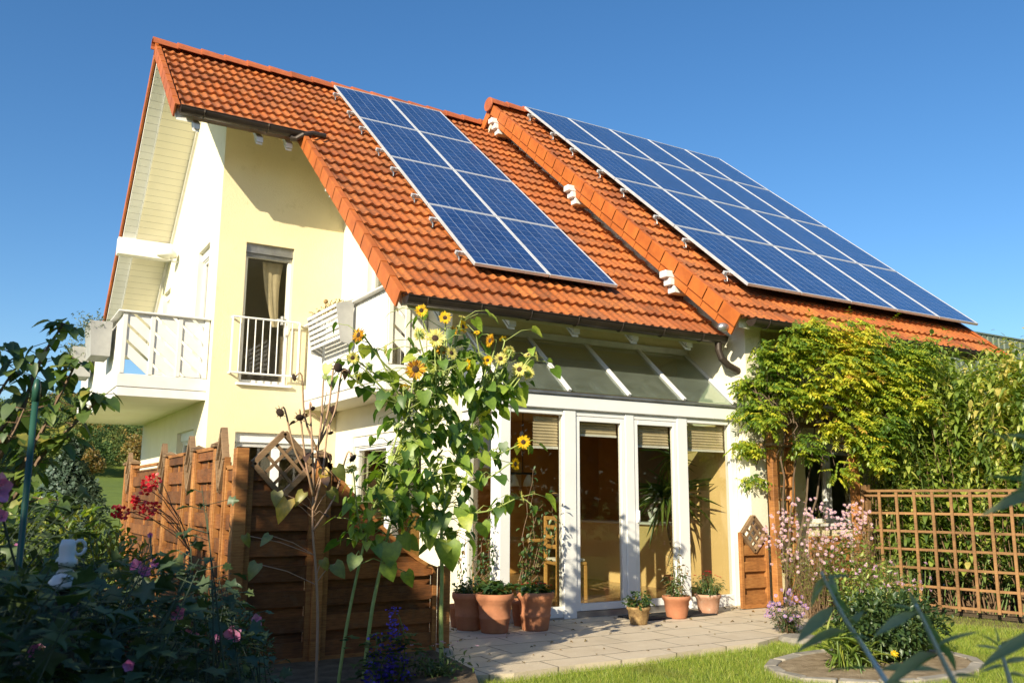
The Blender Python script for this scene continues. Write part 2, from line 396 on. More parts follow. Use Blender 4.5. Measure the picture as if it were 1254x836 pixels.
# ================================================================= setting: ground
def patio_mat():
    m,nt,out=newmat('patio_slabs'); b=N(nt,'ShaderNodeBsdfPrincipled',Roughness=.8); b.inputs['Specular IOR Level'].default_value=.25
    tc=N(nt,'ShaderNodeTexCoord'); mp=N(nt,'ShaderNodeMapping'); mp.inputs['Rotation'].default_value=(0,0,R(0)); nt.links.new(tc.outputs['Object'],mp.inputs[0])
    br=N(nt,'ShaderNodeTexBrick'); nt.links.new(mp.outputs[0],br.inputs['Vector'])
    br.inputs['Scale'].default_value=1; br.inputs['Brick Width'].default_value=.62; br.inputs['Row Height'].default_value=.42; br.inputs['Mortar Size'].default_value=.008
    br.inputs['Color1'].default_value=(.60,.50,.37,1); br.inputs['Color2'].default_value=(.52,.43,.315,1); br.inputs['Mortar'].default_value=(.11,.09,.065,1)
    n1=noise(nt,5,8,.7); f=ramp(nt,n1,[(.4,(0,0,0)),(.75,(.7,.7,.7))]); col=mix(nt,f,br.outputs['Color'],(.64,.56,.44))
    n2=noise(nt,1.4,6,.7); f2=ramp(nt,n2,[(.55,(0,0,0)),(.75,(.55,.55,.55))]); col=mix(nt,f2,col,(.36,.30,.22))
    nt.links.new(col,b.inputs['Base Color']); 
    h=N(nt,'ShaderNodeMath',operation='MULTIPLY_ADD'); nt.links.new(br.outputs['Fac'],h.inputs[0]); h.inputs[1].default_value=-.8; nt.links.new(noise(nt,40,6,.7),h.inputs[2])
    nt.links.new(bump(nt,h.outputs[0],.6,.01),b.inputs['Normal']); nt.links.new(b.outputs[0],out.inputs[0]); return m
M_['patio']=patio_mat()
M_['ground']=plain('meadow_ground',(.17,.22,.045),(.11,.15,.035),rough=.95,scale=.8,spec=.05,bs=.4,bscale=30,bd=.02)
M_['soil']=plain('garden_soil',(.20,.15,.10),(.10,.075,.05),rough=.95,scale=7,spec=.05,bs=.8,bscale=25,bd=.03)
M_['stone']=plain('edging_stone',(.40,.36,.30),(.26,.24,.20),rough=.85,scale=9,spec=.15,bs=.6,bscale=45,var=.2,dirt=((.12,.12,.07),12,.6))

me=MB()                                            # ground sheet, with a valley and a wooded rise far behind
gx=np.concatenate([[-900,-600,-400,-300,-220,-160,-110,-70,-40,-20],np.arange(-10,15,2.5),[20,40,80,160,300,600,1200]])
gy=np.concatenate([[-300,-60,-20],np.arange(-10,15,2.5),[20,30,45,60,80,100,130,160,190,220,260,300,360,450,600,900,1500]])
def gz(x,y):
    low=-.06+max(0,y-40)*.036
    h=max(0,min(1,(y-180)/150)); ax=math.exp(-((x-140)/190)**2)
    return low+ 24*h*h*(3-2*h)*ax + (y>100)*1.6*math.sin(x*.03)*math.cos(y*.021)
vs=[(x,y,gz(x,y)) for y in gy for x in gx]; nx=len(gx)
me.add(vs,[(j*nx+i,j*nx+i+1,(j+1)*nx+i+1,(j+1)*nx+i) for j in range(len(gy)-1) for i in range(nx-1)])
ground=me.build('ground',M_['ground'],smooth=True); tag(ground,kind='structure')

me=MB()
front=[(3.25,6.05),(3.6,5.98),(4.2,6.04),(4.9,6.02),(5.6,6.10),(6.3,6.12),(6.8,6.3),(7.3,6.5),(7.8,6.72),(8.3,6.9),(9.4,7.15)]
poly=[(x,y,0) for x,y in front]+[(9.4,8.30,0),(4.7,8.30,0),(4.7,9.1,0),(4.6,13.0,0),(1.86,13.0,0),(1.86,7.05,0),(3.5,7.05,0)]
me.prism([Vector(p) for p in poly],(0,0,-.09)); patio=me.build('patio',M_['patio']); tag(patio,kind='structure')
me=MB()
pts=[(-3,1.5),(1.2,3.0),(2.9,5.2),(3.28,6.02),(3.40,6.96),(1.9,6.96),(1.7,13.5),(-3,14)]
me.prism([Vector((x,y,.045)) for x,y in pts],(0,0,-.12)); o=me.build('soil_bed',M_['soil']); tag(o,kind='structure')
me=MB()
me.prism([Vector((x,y,-.03)) for x,y in [(9.0,7.0),(9.9,5.0),(15,3.5),(15,8.3),(9.0,8.3)]],(0,0,-.04)); o=me.build('shrub_bed',M_['soil']); tag(o,kind='structure')

# ================================================================= roof pieces
sA,cA=math.sin(AL),math.cos(AL)
def zr1(y): return .8356*y-3.610
def zr2(y): return .8356*y-2.971
SP=.35; RW=.135
def tiles(rows,s0y,zf,xr,seed=0):
    """real pantile surface: rows = number of courses, s0y = eave y, xr(k)->(x0,x1) for course k"""
    mb=MB(); r=random.Random(seed); ns=7
    O=Vector((0,s0y,zf(s0y))); U=Vector((0,cA,sA)); Nn=Vector((0,-sA,cA))
    for k in range(rows):
        x0,x1=xr(k); nt_=int(round((x1-x0)/(2*RW)))
        for i in range(nt_):
            xa=x0+i*2*RW; v=r.random(); tl=r.uniform(-.003,.004); dx=r.uniform(-.002,.002); ds=r.uniform(-.004,.004)
            vs=[]
            m=2*ns
            def prof(u):          # u in 0..2 rolls
                w=u%1.0; 
                return .026*max(0,math.sin(math.pi*max(0,(w-.42)/.58)))**.8 - .004*math.sin(math.pi*min(1,w/.42))
            for j in range(m+1):
                u=j/ns*.9999; x=xa+dx+u*RW; p=prof(u)
                lo=O+U*(k*SP-.012+ds)+Nn*(p+.040+tl); hi=O+U*((k+1)*SP+.02)+Nn*(p*.92-.004)
                lip=O+U*(k*SP-.010+ds)+Nn*(p+.004+tl)
                for q in (lip,lo,hi): vs.append((x,q.y,q.z))
            fs=[]
            for j in range(m):
                a=j*3; b=(j+1)*3
                fs.append((a+1,b+1,b+2,a+2)); fs.append((a,b,b+1,a+1))
            mb.add(vs,fs,v)
    return mb
def verge(mb,x,rows,k0,s0y,zf,side=-1,dbl=False,th=.17,r=random.Random(3)):
    U=Vector((0,cA,sA)); Nn=Vector((0,-sA,cA)); O=Vector((x,s0y,zf(s0y)))
    for k in range(k0,rows):
        a=O+U*(k*SP-.014)+Nn*(.050); w=.024
        L=U*(SP+.02)-Nn*.007
        mb.obox(a+Vector((0 if side<0 else -w,0,0))-Nn*th, (w,0,0), L, Nn*th, r.random())   # hanging plate
        mb.obox(a+Vector((-.001*side if side<0 else -.07,0,0)), (.07,0,0), L, Nn*.018, r.random())
        if dbl:
            mb.obox(a+Vector((.03,0,0))-Nn*(th+.12)+U*.02, (.02,0,0), U*(SP*.97), Nn*.118, r.random())
def ridge_caps(x0,x1,y,z,seed=5):
    mb=MB(); r=random.Random(seed); n=int(round((x1-x0)/.38)); L=(x1-x0)/n
    for i in range(n):
        a=x0+i*L; vs=[];fs=[];K=8; r0_=.125;r1_=.112
        for e,(xx,rr,lift) in enumerate(((a-.02,r0_,.012),(a+L+.015,r1_,0))):
            for rad in (rr,rr-.018):
                for q in range(K+1):
                    an=math.pi*(q/K)*1.1-math.pi*.05
                    vs.append((xx,y-math.cos(an)*rad*1.15,z+.02+lift+math.sin(an)*rad))
        m=K+1
        for q in range(K):
            fs+=[(q,q+1,2*m+q+1,2*m+q),(m+q,3*m+q,3*m+q+1,m+q+1),(q,m+q,m+q+1,q+1),(2*m+q,2*m+q+1,3*m+q+1,3*m+q)]
        fs+=[(0,2*m,3*m,m),(K,m+K,3*m+K,2*m+K)]
        mb.add(vs,fs,r.random())
    return mb
def gutter(mb,x0,x1,y,z,rad=.085,n=10):
    vs=[];fs=[]
    for x in (x0,x1):
        for rr in (rad,rad-.006):
            for q in range(n+1):
                an=math.pi+math.pi*q/n; vs.append((x,y+math.cos(an)*rr,z+math.sin(an)*rr))
    m=n+1
    for q in range(n): fs+=[(q,q+1,2*m+q+1,2*m+q),(m+q,3*m+q,3*m+q+1,m+q+1)]
    fs+=[(0,2*m,3*m,m),(n,m+n,3*m+n,2*m+n),tuple(range(m)),tuple(range(2*m,3*m))[::-1]]
    mb.add(vs,fs)
    mb.tube([(x0,y-rad,z),(x1,y-rad,z)],.009,6)                      # rolled front bead
def gutter_brackets(mb,x0,x1,y,z,step=.62,rad=.090):
    n=max(2,int((x1-x0)/step))
    for i in range(n):
        x=x0+(i+.35)*(x1-x0)/n; pts=[]
        for q in range(9):
            an=math.pi+math.pi*q/8; pts.append((x,y+math.cos(an)*rad,z+math.sin(an)*rad))
        mb.tube(pts,.008,5)
        mb.tube([(x,y-rad,z+.004),(x,y+rad+.03,z+.03)],.005,4)

# ================================================================= houses
houseA=thing('house','yellow and cream rendered house with red tiled roof and two white balconies','house',(4.5,11,0))
houseB=thing('house','attached house with taller orange tiled roof carrying the large solar array','house',(10.5,11,0))
XG,YF,XC,YW,XB=2.74,13.05,4.65,9.18,8.28

# ---- walls of the left house
holes_g=[[(XG,13.68,3.0),(XG,14.48,3.0),(XG,14.48,5.15),(XG,13.68,5.15)],[(XG,16.9,3.0),(XG,17.6,3.0),(XG,17.6,5.08),(XG,16.9,5.08)],
         [(XG,13.95,1.0),(XG,15.25,1.0),(XG,15.25,2.30),(XG,13.95,2.30)]]
def zb1(y): return 8.46-.88*(y-14.45)
SO=.17
mb=MB()
mb.sheet_holes([(XG,YF,-.1),(XG,18.9,-.1),(XG,18.9,zb1(18.9)-SO),(XG,14.45,8.46-SO-.02),(XG,YF,zr1(YF)-SO+.03)],[h for h in holes_g],(.3,0,0))
wg=mb.build('gable_wall',M_['cream'],houseA)
mb=MB()
fh=[[(3.14,YF,2.93),(3.87,YF,2.93),(3.87,YF,5.05),(3.14,YF,5.05)],[(3.14,YF,0.05),(4.40,YF,0.05),(4.40,YF,2.21),(3.14,YF,2.21)]]
mb.sheet_holes([(XG+.001,YF-.002,-.1),(XC,YF-.002,-.1),(XC,YF-.002,zr1(YF)-SO+.03),(XG+.001,YF-.002,zr1(YF)-SO+.03)],
               [[(x,y-.002,z) for x,y,z in h] for h in fh],(0,.3,0))
wf=mb.build('front_wall',M_['yellow'],houseA)
mb=MB()
sh=[[(XC,10.35,2.95),(XC,11.95,2.95),(XC,11.95,4.85),(XC,10.35,4.85)],[(XC,9.95,.06),(XC,12.3,.06),(XC,12.3,2.15),(XC,9.95,2.15)]]
mb.sheet_holes([(XC,YW,-.1),(XC,YF-.004,-.1),(XC,YF-.004,zr1(YF)-SO+.03),(XC,YW,zr1(YW)-SO+.03)],sh,(.25,0,0))
ws=mb.build('side_wall',M_['cream'],houseA)
mb=MB()
mb.sheet_holes([(XC+.001,YW-.003,2.05+1.2),(XB,YW-.003,3.25),(XB,YW-.003,zr1(YW)-SO+.03),(XC+.001,YW-.003,zr1(YW)-SO+.03)],[],(0,.25,0))
mb.build('upper_front_wall',M_['yellow'],houseA)
mb=MB(); mb.box(XG+.31,11,18.6,18.9,-.1,4.2); mb.build('rear_wall',M_['yellow'],houseA)

# ---- openings (frames, panes, shutter boxes)
def opening_x(parent,x,y0,y1,z0,z1,sash=2,dep=.10,pane='glass',box=True,name='window'):
    """window in a wall whose outer face is at x (facing -X)"""
    mb=MB(); X0=x+dep; f=.06
    zt=z1-.14 if box else z1
    mb.box(X0,X0+.07,y0,y0+f,z0,zt); mb.box(X0,X0+.07,y1-f,y1,z0,zt)
    mb.box(X0,X0+.07,y0+f,y1-f,z0,z0+f); mb.box(X0,X0+.07,y0+f,y1-f,zt-f,zt)
    for i in range(1,sash):
        c=y0+(y1-y0)*i/sash; mb.box(X0-.01,X0+.06,c-.06,c+.06,z0+f,zt-f)
    w=mb.build(name,M_['white'],parent,bevel=.006)
    mb=MB(); mb.box(X0+.03,X0+.034,y0+f,y1-f,z0+f,zt-f); mb.build('pane',M_[pane],w)
    if box:
        mb=MB(); mb.box(X0-.04,X0+.07,y0+.002,y1-.002,zt+.002,z1-.002); mb.box(X0-.02,X0+.05,y0+.03,y1-.03,zt-.02,zt); mb.build('shutter_box',M_['white'],w)
    mb=MB(); mb.box(x-.05,X0+.02,y0-.03,y1+.03,z0-.035,z0-.002); mb.build('sill',M_['white'],w)
    return w
def opening_y(parent,y,x0,x1,z0,z1,sash=2,dep=.10,pane='glass',box=True,name='window',sill=True):
    mb=MB(); Y0=y+dep; f=.06
    zt=z1-.14 if box else z1
    mb.box(x0,x0+f,Y0,Y0+.07,z0,zt); mb.box(x1-f,x1,Y0,Y0+.07,z0,zt)
    mb.box(x0+f,x1-f,Y0,Y0+.07,z0,z0+f); mb.box(x0+f,x1-f,Y0,Y0+.07,zt-f,zt)
    for i in range(1,sash):
        c=x0+(x1-x0)*i/sash; mb.box(c-.06,c+.06,Y0-.01,Y0+.06,z0+f,zt-f)
    w=mb.build(name,M_['white'],parent,bevel=.006)
    mb=MB(); mb.box(x0+f,x1-f,Y0+.03,Y0+.034,z0+f,zt-f); mb.build('pane',M_[pane],w)
    if box:
        mb=MB(); mb.box(x0+.002,x1-.002,Y0-.05,Y0+.07,zt+.002,z1-.002)
        for k in range(4): mb.box(x0+.03,x1-.03,Y0-.02,Y0-.005,zt-.012-.016*k,zt-.002-.016*k)
        mb.build('shutter_box',M_['zinc'] if name=='french_window' else M_['white'],w)
    if sill:
        mb=MB(); mb.box(x0-.04,x1+.04,y-.06,Y0+.02,z0-.035,z0-.002); mb.build('sill',M_['white'],w)
    return w
opening_x(houseA,XG,13.68,14.48,3.0,5.15,1); opening_x(houseA,XG,16.9,17.6,3.0,5.08,1); opening_x(houseA,XG,13.95,15.25,1.0,2.30,2)
fw=opening_y(houseA,YF,3.14,3.87,2.93,5.05,1,.10,'glass',True,'french_window')
opening_y(houseA,YF,3.14,4.40,.05,2.21,2)
opening_x(houseA,XC,10.35,11.95,2.95,4.85,3,.08); opening_x(houseA,XC,9.95,12.3,.06,2.15,2,.06)
# curtain and door-handle inside the french window
M_['curtain']=plain('curtain_cloth',(.62,.52,.36),(.5,.42,.3),rough=.9)
mb=MB(); vs=[];fs=[]
for j in range(13):
    t=j/12; z=4.85-1.0*t
    for i in range(7):
        u=i/6; vs.append((3.47+.20*t**1.6+(.36*(1-t*.72))*u*.9, YF+.27+.02*math.sin(i*2.4+t), z))
for j in range(12):
    for i in range(6): fs.append((j*7+i,j*7+i+1,(j+1)*7+i+1,(j+1)*7+i))
mb.add(vs,fs); mb.build('curtain',M_['curtain'],fw,smooth=True)
mb=MB(); mb.box(3.74,3.77,YF+.06,YF+.10,3.86,3.99); mb.bar((3.755,YF+.05,3.93),(3.67,YF+.05,3.93),.02,.02); mb.build('handle',M_['alu'],fw)
# french balcony rail
mb=MB(); y=YF-.10
for z in (3.88,3.06): mb.tube([(2.99,YF,z),(2.99,y,z),(3.98,y,z),(3.98,YF,z)],.016,6)
for i in range(10):
    x=2.99+.99*i/9; mb.tube([(x,y,3.06),(x,y,3.88)],.009 if 0<i<9 else .016,5)
mb.build('window_railing',M_['white'],houseA)

# ---- rooms behind the openings
M_['room']=plain('orange_room_plaster',(.66,.38,.13),(.60,.34,.11),rough=.9,scale=2,spec=.1)
M_['room_cream']=plain('cream_room_plaster',(.74,.55,.27),(.70,.51,.24),rough=.9,scale=2,spec=.1)
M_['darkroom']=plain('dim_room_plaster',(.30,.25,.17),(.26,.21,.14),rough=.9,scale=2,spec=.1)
M_['floor']=plain('polished_floor_tiles',(.40,.27,.13),(.30,.20,.10),rough=.16,scale=3,spec=.5)
mb=MB()
mb.box(XC+.26,9.9,13.3,13.4,.0,2.62)            # back wall
mb.box(9.8,9.9,9.35,13.3,.0,2.62)               # right wall of the room
mb.box(XB+.02,9.8,9.35,9.42,0,2.62)
mb.build('room_wall',M_['room'],houseA)
mb=MB(); mb.box(XB-.014,XB-.004,8.40,9.34,.05,2.25); mb.build('room_lining',M_['room_cream'],houseA)
mb=MB(); mb.box(XC+.26,9.9,9.44,13.3,2.62,2.72); mb.build('room_ceiling',M_['room_cream'],houseA)
mb=MB(); mb.box(XC+.02,XB-.003,8.40,9.36,.02,.05); mb.box(XC+.26,9.79,9.36,13.3,.02,.05); mb.build('room_floor',M_['floor'],houseA)
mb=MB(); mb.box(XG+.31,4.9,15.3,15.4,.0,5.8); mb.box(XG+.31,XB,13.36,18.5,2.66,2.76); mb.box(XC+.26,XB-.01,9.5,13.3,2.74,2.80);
mb.build('inner_wall',M_['darkroom'],houseA)

# ---- roof of the left house
roofA=tiles(23,8.34,zr1,lambda k:(3.62,8.21) if k<14 else (1.865,8.35),11)
rA=roofA.build('roof',M_['tile'],houseA,fixn=False)
mb=MB()
def slab(mb,x0,x1,y0,y1,zf,top,bot):
    mb.prism([Vector((x0,y0,zf(y0)-top)),Vector((x0,y1,zf(y1)-top)),Vector((x0,y1,zf(y1)-bot)),Vector((x0,y0,zf(y0)-bot))],(x1-x0,0,0))
slab(mb,2.10,8.2,12.22,14.43,zr1,.03,SO); slab(mb,3.66,8.2,8.40,12.219,zr1,.03,.15)
mb.build('soffit',M_['soffit'],rA)
mb=MB(); slab(mb,1.88,2.099,12.17,14.44,zr1,.03,SO+.02)
mb.prism([Vector((1.88,14.441,8.43)),Vector((1.88,19.3,zb1(19.3)-.03)),Vector((1.88,19.3,zb1(19.3)-SO-.02)),Vector((1.88,14.441,8.43-SO+.01))],(.219,0,0))
mb.bar((2.10,12.3,zr1(12.3)-SO-.02),(2.10,14.4,zr1(14.4)-SO-.02),.02,.05); mb.bar((2.10,14.5,zb1(14.5)-SO-.02),(2.10,19.3,zb1(19.3)-SO-.02),.02,.05)
mb.build('barge_board',M_['soffit_out'],rA)
mb=MB(); mb.prism([Vector((2.10,14.44,8.43)),Vector((2.10,19.3,zb1(19.3)-.03)),Vector((2.10,19.3,zb1(19.3)-SO)),Vector((2.10,14.44,8.43-SO))],(9.5,0,0))
mb.build('rear_soffit',M_['soffit'],rA)
mb=MB(); mb.bar((XG-.02,14.5,zb1(14.5)-SO-.05),(XG-.02,18.9,zb1(18.9)-SO-.05),.05,.09); mb.bar((XG-.02,13.0,zr1(13.0)-SO-.05),(XG-.02,14.4,zr1(14.4)-SO-.05),.05,.09)
mb.build('wall_trim',M_['whitewood'],rA)
mb=MB(); vs=[(1.83,14.44,8.50),(9,14.44,8.50),(9,19.4,zb1(19.4)+.05),(1.83,19.4,zb1(19.4)+.05)]
mb.prism([Vector((1.86,14.44,8.49)),Vector((1.86,19.4,zb1(19.4)+.05)),Vector((1.86,19.4,zb1(19.4)-.02)),Vector((1.86,14.44,8.435))],(10,0,0))
mb.build('rear_slope',M_['ridge'],rA)
mb=MB(); r_=random.Random(8)
for k in range(19):
    y0=14.5+k*.262; y1=y0+.27; mb.prism([Vector((1.83,y0,zb1(y0)+.075)),Vector((1.83,y1,zb1(y1)+.06)),Vector((1.83,y1,zb1(y1)-.13)),Vector((1.83,y0,zb1(y0)-.13))],(.03,0,0),r_.random())
mb.build('rear_verge_tiles',M_['verge'],rA)
mb=MB(); verge(mb,1.83,23,14,8.34,zr1); mb.build('upper_verge_tiles',M_['verge'],rA)
mb=MB(); verge(mb,3.585,14,0,8.34,zr1); mb.build('verge_tiles',M_['verge'],rA)
mb=ridge_caps(1.80,8.2,14.45,8.475); mb.build('ridge_tiles',M_['ridge'],rA)
mb=MB(); zg=zr1(12.1)-.005; gutter(mb,1.90,3.66,12.02,zg); gutter_brackets(mb,1.90,3.66,12.02,zg)
mb.tube([(3.45,12.02,zg-.05),(3.45,12.02,zg-.11),(3.50,11.97,zg-.12),(3.58,11.93,zg-.06),(3.72,11.95,zg+.0),(3.92,11.95,zg+.0)],.042,10)
mb.build('upper_gutter',M_['brown'],rA)
mb=MB(); zg1=zr1(8.34)-.01; gutter(mb,3.64,8.12,8.27,zg1); gutter_brackets(mb,3.64,8.12,8.27,zg1)
mb.build('gutter',M_['brown'],rA)
mb=MB()
mb.tube([(8.02,8.27,zg1-.05),(8.02,8.27,zg1-.17),(8.05,8.25,zg1-.28),(8.14,8.22,zg1-.37),(8.30,8.19,zg1-.44),(8.42,8.17,zg1-.52),(8.46,8.17,zg1-.62),(8.46,8.17,1.5),(8.46,8.17,0.02)],.045,12)
for z in (.6,2.1): mb.tube([(8.46,8.17,z),(8.46,8.17,z+.03)],.055,12)
mb.build('downpipe',M_['brown'],houseA)
# rafter ends
def rafter(mb,x,y,z,w=.09,h=.07,l=.34):
    mb.obox((x-w/2,y,z-h),(w,0,0),Vector((0,l,l*.8356)),(0,0,h))
    mb.obox((x-w/2,y+.03,z-h-.03),(w,0,0),Vector((0,l*.5,l*.5*.8356+.02)),(0,0,.03))
for i in range(5):
    x=4.15+.88*i; mb=MB(); rafter(mb,x,8.42,zr1(8.42)-.155); mb.build('rafter_end',M_['white'],rA)
for x in (2.35,3.02,3.45): mb=MB(); rafter(mb,x-.2 if x<2.5 else x,12.14,zr1(12.14)-.18,l=.25); mb.build('rafter_end',M_['white'],rA)
# purlins
for q in ((17.0,17.2,5.62,5.93),): mb=MB(); mb.cbox(1.80,XG,*q); mb.build('purlin',M_['whitewood'],rA)
mb=MB()
for k,(dz,dl) in enumerate(((0,0),(.07,.1))): mb.box(3.66+dl*.6,XC,10.97,11.08,zr1(11)-.17-dz-.07,zr1(11)-.17-dz)
mb.build('purlin',M_['white'],rA)

# ---- right house: walls
YB=8.36
def zb2(y): return zr2(14.0)-.88*(y-14.0)
mb=MB()
mb.sheet_holes([(XB,YB-.30,-.05),(XB,9.35,-.05),(XB,9.35,2.6),(XB,15.5,2.6),(XB,15.5,zb2(15.5)-.22),(XB,14.0,zr2(14.0)-.14),(XB,YB-.30,zr2(YB-.30)-.14)],[],(.28,0,0))
mb.build('side_wall',M_['cream'],houseB)
mb=MB(); YQ=8.06
h2=[[(9.62,YB,.98),(10.75,YB,.98),(10.75,YB,2.12),(9.62,YB,2.12)],[(11.3,YB,.1),(12.9,YB,.1),(12.9,YB,2.15),(11.3,YB,2.15)]]
mb.sheet_holes([(XB+.281,YB,-.05),(13.05,YB,-.05),(13.05,YB,zr2(YB)-.13),(XB+.281,YB,zr2(YB)-.13)],h2,(0,.28,0))
mb.build('front_wall',M_['yellow'],houseB)
mb=MB(); mb.sheet_holes([(13.05,YB+.28,-.05),(13.05,18.5,-.05),(13.05,18.5,zb2(18.5)-.25),(13.05,14.0,zr2(14.0)-.24),(13.05,YB+.28,zr2(YB+.28)-.24)],[],(-.28,0,0)); mb.build('end_wall',M_['cream'],houseB)
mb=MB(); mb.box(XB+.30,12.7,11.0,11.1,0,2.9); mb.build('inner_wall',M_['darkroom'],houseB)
opening_y(houseB,YB,9.62,10.75,.98,2.12,2); opening_y(houseB,YB,11.3,12.9,.1,2.15,2)
# roof
rB=tiles(23,7.72,zr2,lambda k:(7.86,13.53),23).build('roof',M_['tile'],houseB,fixn=False)
mb=MB(); slab(mb,7.92,13.5,7.80,13.99,zr2,.03,.16)
mb.prism([Vector((7.92,13.991,zr2(14)-.03)),Vector((7.92,19.0,zb2(19.0)-.03)),Vector((7.92,19.0,zb2(19.0)-.24)),Vector((7.92,13.991,zr2(14)-.24))],(5.58,0,0))
mb.build('soffit',M_['soffit'],rB)
mb=MB(); mb.prism([Vector((7.86,14.0,zr2(14)+.05)),Vector((7.86,19.1,zb2(19.1)+.05)),Vector((7.86,19.1,zb2(19.1)-.02)),Vector((7.86,14.0,zr2(14)-.02))],(5.66,0,0))
for k in range(6):
    y0=14.05+k*.262; y1=y0+.27; mb.prism([Vector((7.83,y0,zb2(y0)+.075)),Vector((7.83,y1,zb2(y1)+.06)),Vector((7.83,y1,zb2(y1)-.15)),Vector((7.83,y0,zb2(y0)-.15))],(.03,0,0))
mb.build('rear_slope',M_['verge'],rB)
mb=MB(); verge(mb,7.82,23,0,7.72,zr2,dbl=True,th=.165); mb.build('verge_tiles',M_['verge'],rB)
mb=MB(); verge(mb,13.55,23,0,7.72,zr2,side=1); mb.build('far_verge_tiles',M_['verge'],rB)
mb=ridge_caps(7.80,13.5,14.0,zr2(14)+.01); 
mb.lathe([(0,.0),(.13,.0),(.14,.02),(.13,.03),(0,.03)],0,0,0,18)
n0=len(mb.v)-90
mb.v[n0:]=[(7.775+z, 14.0+x*1.1, zr2(14)+.03+y) for x,y,z in mb.v[n0:]]
mb.build('ridge_tiles',M_['ridge'],rB)
mb=MB(); zg2=zr2(7.72)-.01; gutter(mb,7.98,13.5,7.65,zg2); gutter_brackets(mb,7.98,13.5,7.65,zg2)
mb.build('gutter',M_['brown'],rB)
mb=MB(); mb.tube([(8.62,8.30,0),(8.62,8.30,3.5)],.014,8); mb.build('lightning_conductor',M_['zinc'],houseB)
for yy in (13.78,11.25,8.95):        # stepped white purlin heads under the raised verge
    z0=zr2(yy)-.17; mb=MB()
    for k in range(3):
        mb.cbox(7.70+.07*k,XB-.001,yy-.065,yy+.065,z0-.10*(k+1),z0-.10*k-.004,.008)
    mb.build('purlin_head',M_['white'],rB)
mb=MB(); mb.lathe([(0,0),(.05,.01),(.065,.05),(.05,.10),(.02,.12),(0,.12)],0,0,0,12)
mb.v=[(7.72+z*1.6,7.95+x,3.40+y*.9) for x,y,z in mb.v]; mb.build('verge_cap',M_['zinc'],rB,smooth=True)
for x in (9.2,10.1,11.0,11.9,12.8): mb=MB(); rafter(mb,x,7.80,zr2(7.80)-.165,l=.3); mb.build('rafter_end',M_['white'],rB)

# ================================================================= balconies
def balcony(parent,x0,x1,y0,y1,zs,zt,diag=True,name='balcony'):
    mb=MB(); mb.box(x0+.03,x1,y0+.03,y1,zs,zs+.28)
    b=mb.build(name,M_['cream'],parent)
    mb=MB()
    mb.cbox(x0+.012,x1,y0+.012,y0+.029,zs-.01,zs+.115,.004); mb.cbox(x0,x1,y0,y0+.02,zs+.12,zs+.30,.004)
    mb.cbox(x0+.012,x0+.029,y0+.03,y1,zs-.01,zs+.115,.004); mb.cbox(x0,x0+.02,y0+.021,y1,zs+.12,zs+.30,.004)
    mb.build('fascia_board',M_['whitewood'],b)
    # posts on the front
    n=max(2,int(round((x1-x0)/.36))); W=(x1-x0-.10)/n
    mb=MB()
    mb.cbox(x0-.05,x1,y0-.05,y0+.09,zt-.03,zt,.008); mb.cbox(x0-.05,x0+.09,y0+.091,y1,zt-.03,zt,.008)
    mb.build('handrail',M_['whitewood'],b)
    for i in range(n+1):
        x=x0+.02+W*i; mb=MB(); mb.cbox(x,x+.065,y0-.012,y0+.009,zs+.302,zt-.031,.006); mb.build('railing_post',M_['whitewood'],b)
    # diagonal planks between the posts
    mb=MB(); z0,z1=zs+.31,zt-.035; H=z1-z0
    pitch_=.205; w=.16
    xa,xb=x0+.03,x1-.005
    t=xa-H*.75
    k=0
    def clip(poly,a,b,c):         # keep a*x+b*z<=c
        out=[]
        for i in range(len(poly)):
            p,q=poly[i],poly[(i+1)%len(poly)]; fp=a*p[0]+b*p[1]-c; fq=a*q[0]+b*q[1]-c
            if fp<=0: out.append(p)
            if fp*fq<0: s_=fp/(fp-fq); out.append((p[0]+(q[0]-p[0])*s_,p[1]+(q[1]-p[1])*s_))
        return out
    while t<xb+.1:
        sl=.86; wx=pitch_*1.30*.79
        P=[(t,z1),(t+wx,z1),(t+wx+H/sl*1.0,z0),(t+H/sl,z0)]
        for a,bb,c in ((-1,0,-xa),(1,0,xb)):
            P=clip(P,a,bb,c) if P else P
        if len(P)>=3: mb.prism([Vector((x,y0+.010,z)) for x,z in P],(0,.02,0))
        t+=pitch_*1.30
    mb.build('diagonal_planks',M_['whitewood'],b)
    # vertical boards on the long side
    mb=MB(); y=y0+.07
    while y<y1-.05:
        mb.cbox(x0+.03,x0+.05,y,min(y+.125,y1),zs+.24,zt-.04-(random.random()*.01),.004); y+=.14
    mb.build('side_boards',M_['whitewood'],b)
    return b
balcony(houseA,1.53,XG,13.25,18.9,2.67,3.86)
b2=balcony(houseA,4.10,XC,9.85,YF-.005,2.58,3.86)
# lamp on the gable wall
M_['frost']=plain('frosted_glass',(.75,.74,.66),rough=.3,scale=3)
mb=MB(); mb.tube([(XG,16.3,5.42),(XG-.10,16.3,5.42),(XG-.14,16.3,5.5)],.02,8); w=mb.build('wall_lamp',M_['white'],houseA)
mb=MB(); mb.lathe([(0,.15),(.1,.13),(.16,.06),(.17,0),(.13,-.02),(0,-.02)],XG-.2,16.3,5.50,18); mb.build('lamp_dome',M_['frost'],w,smooth=True)

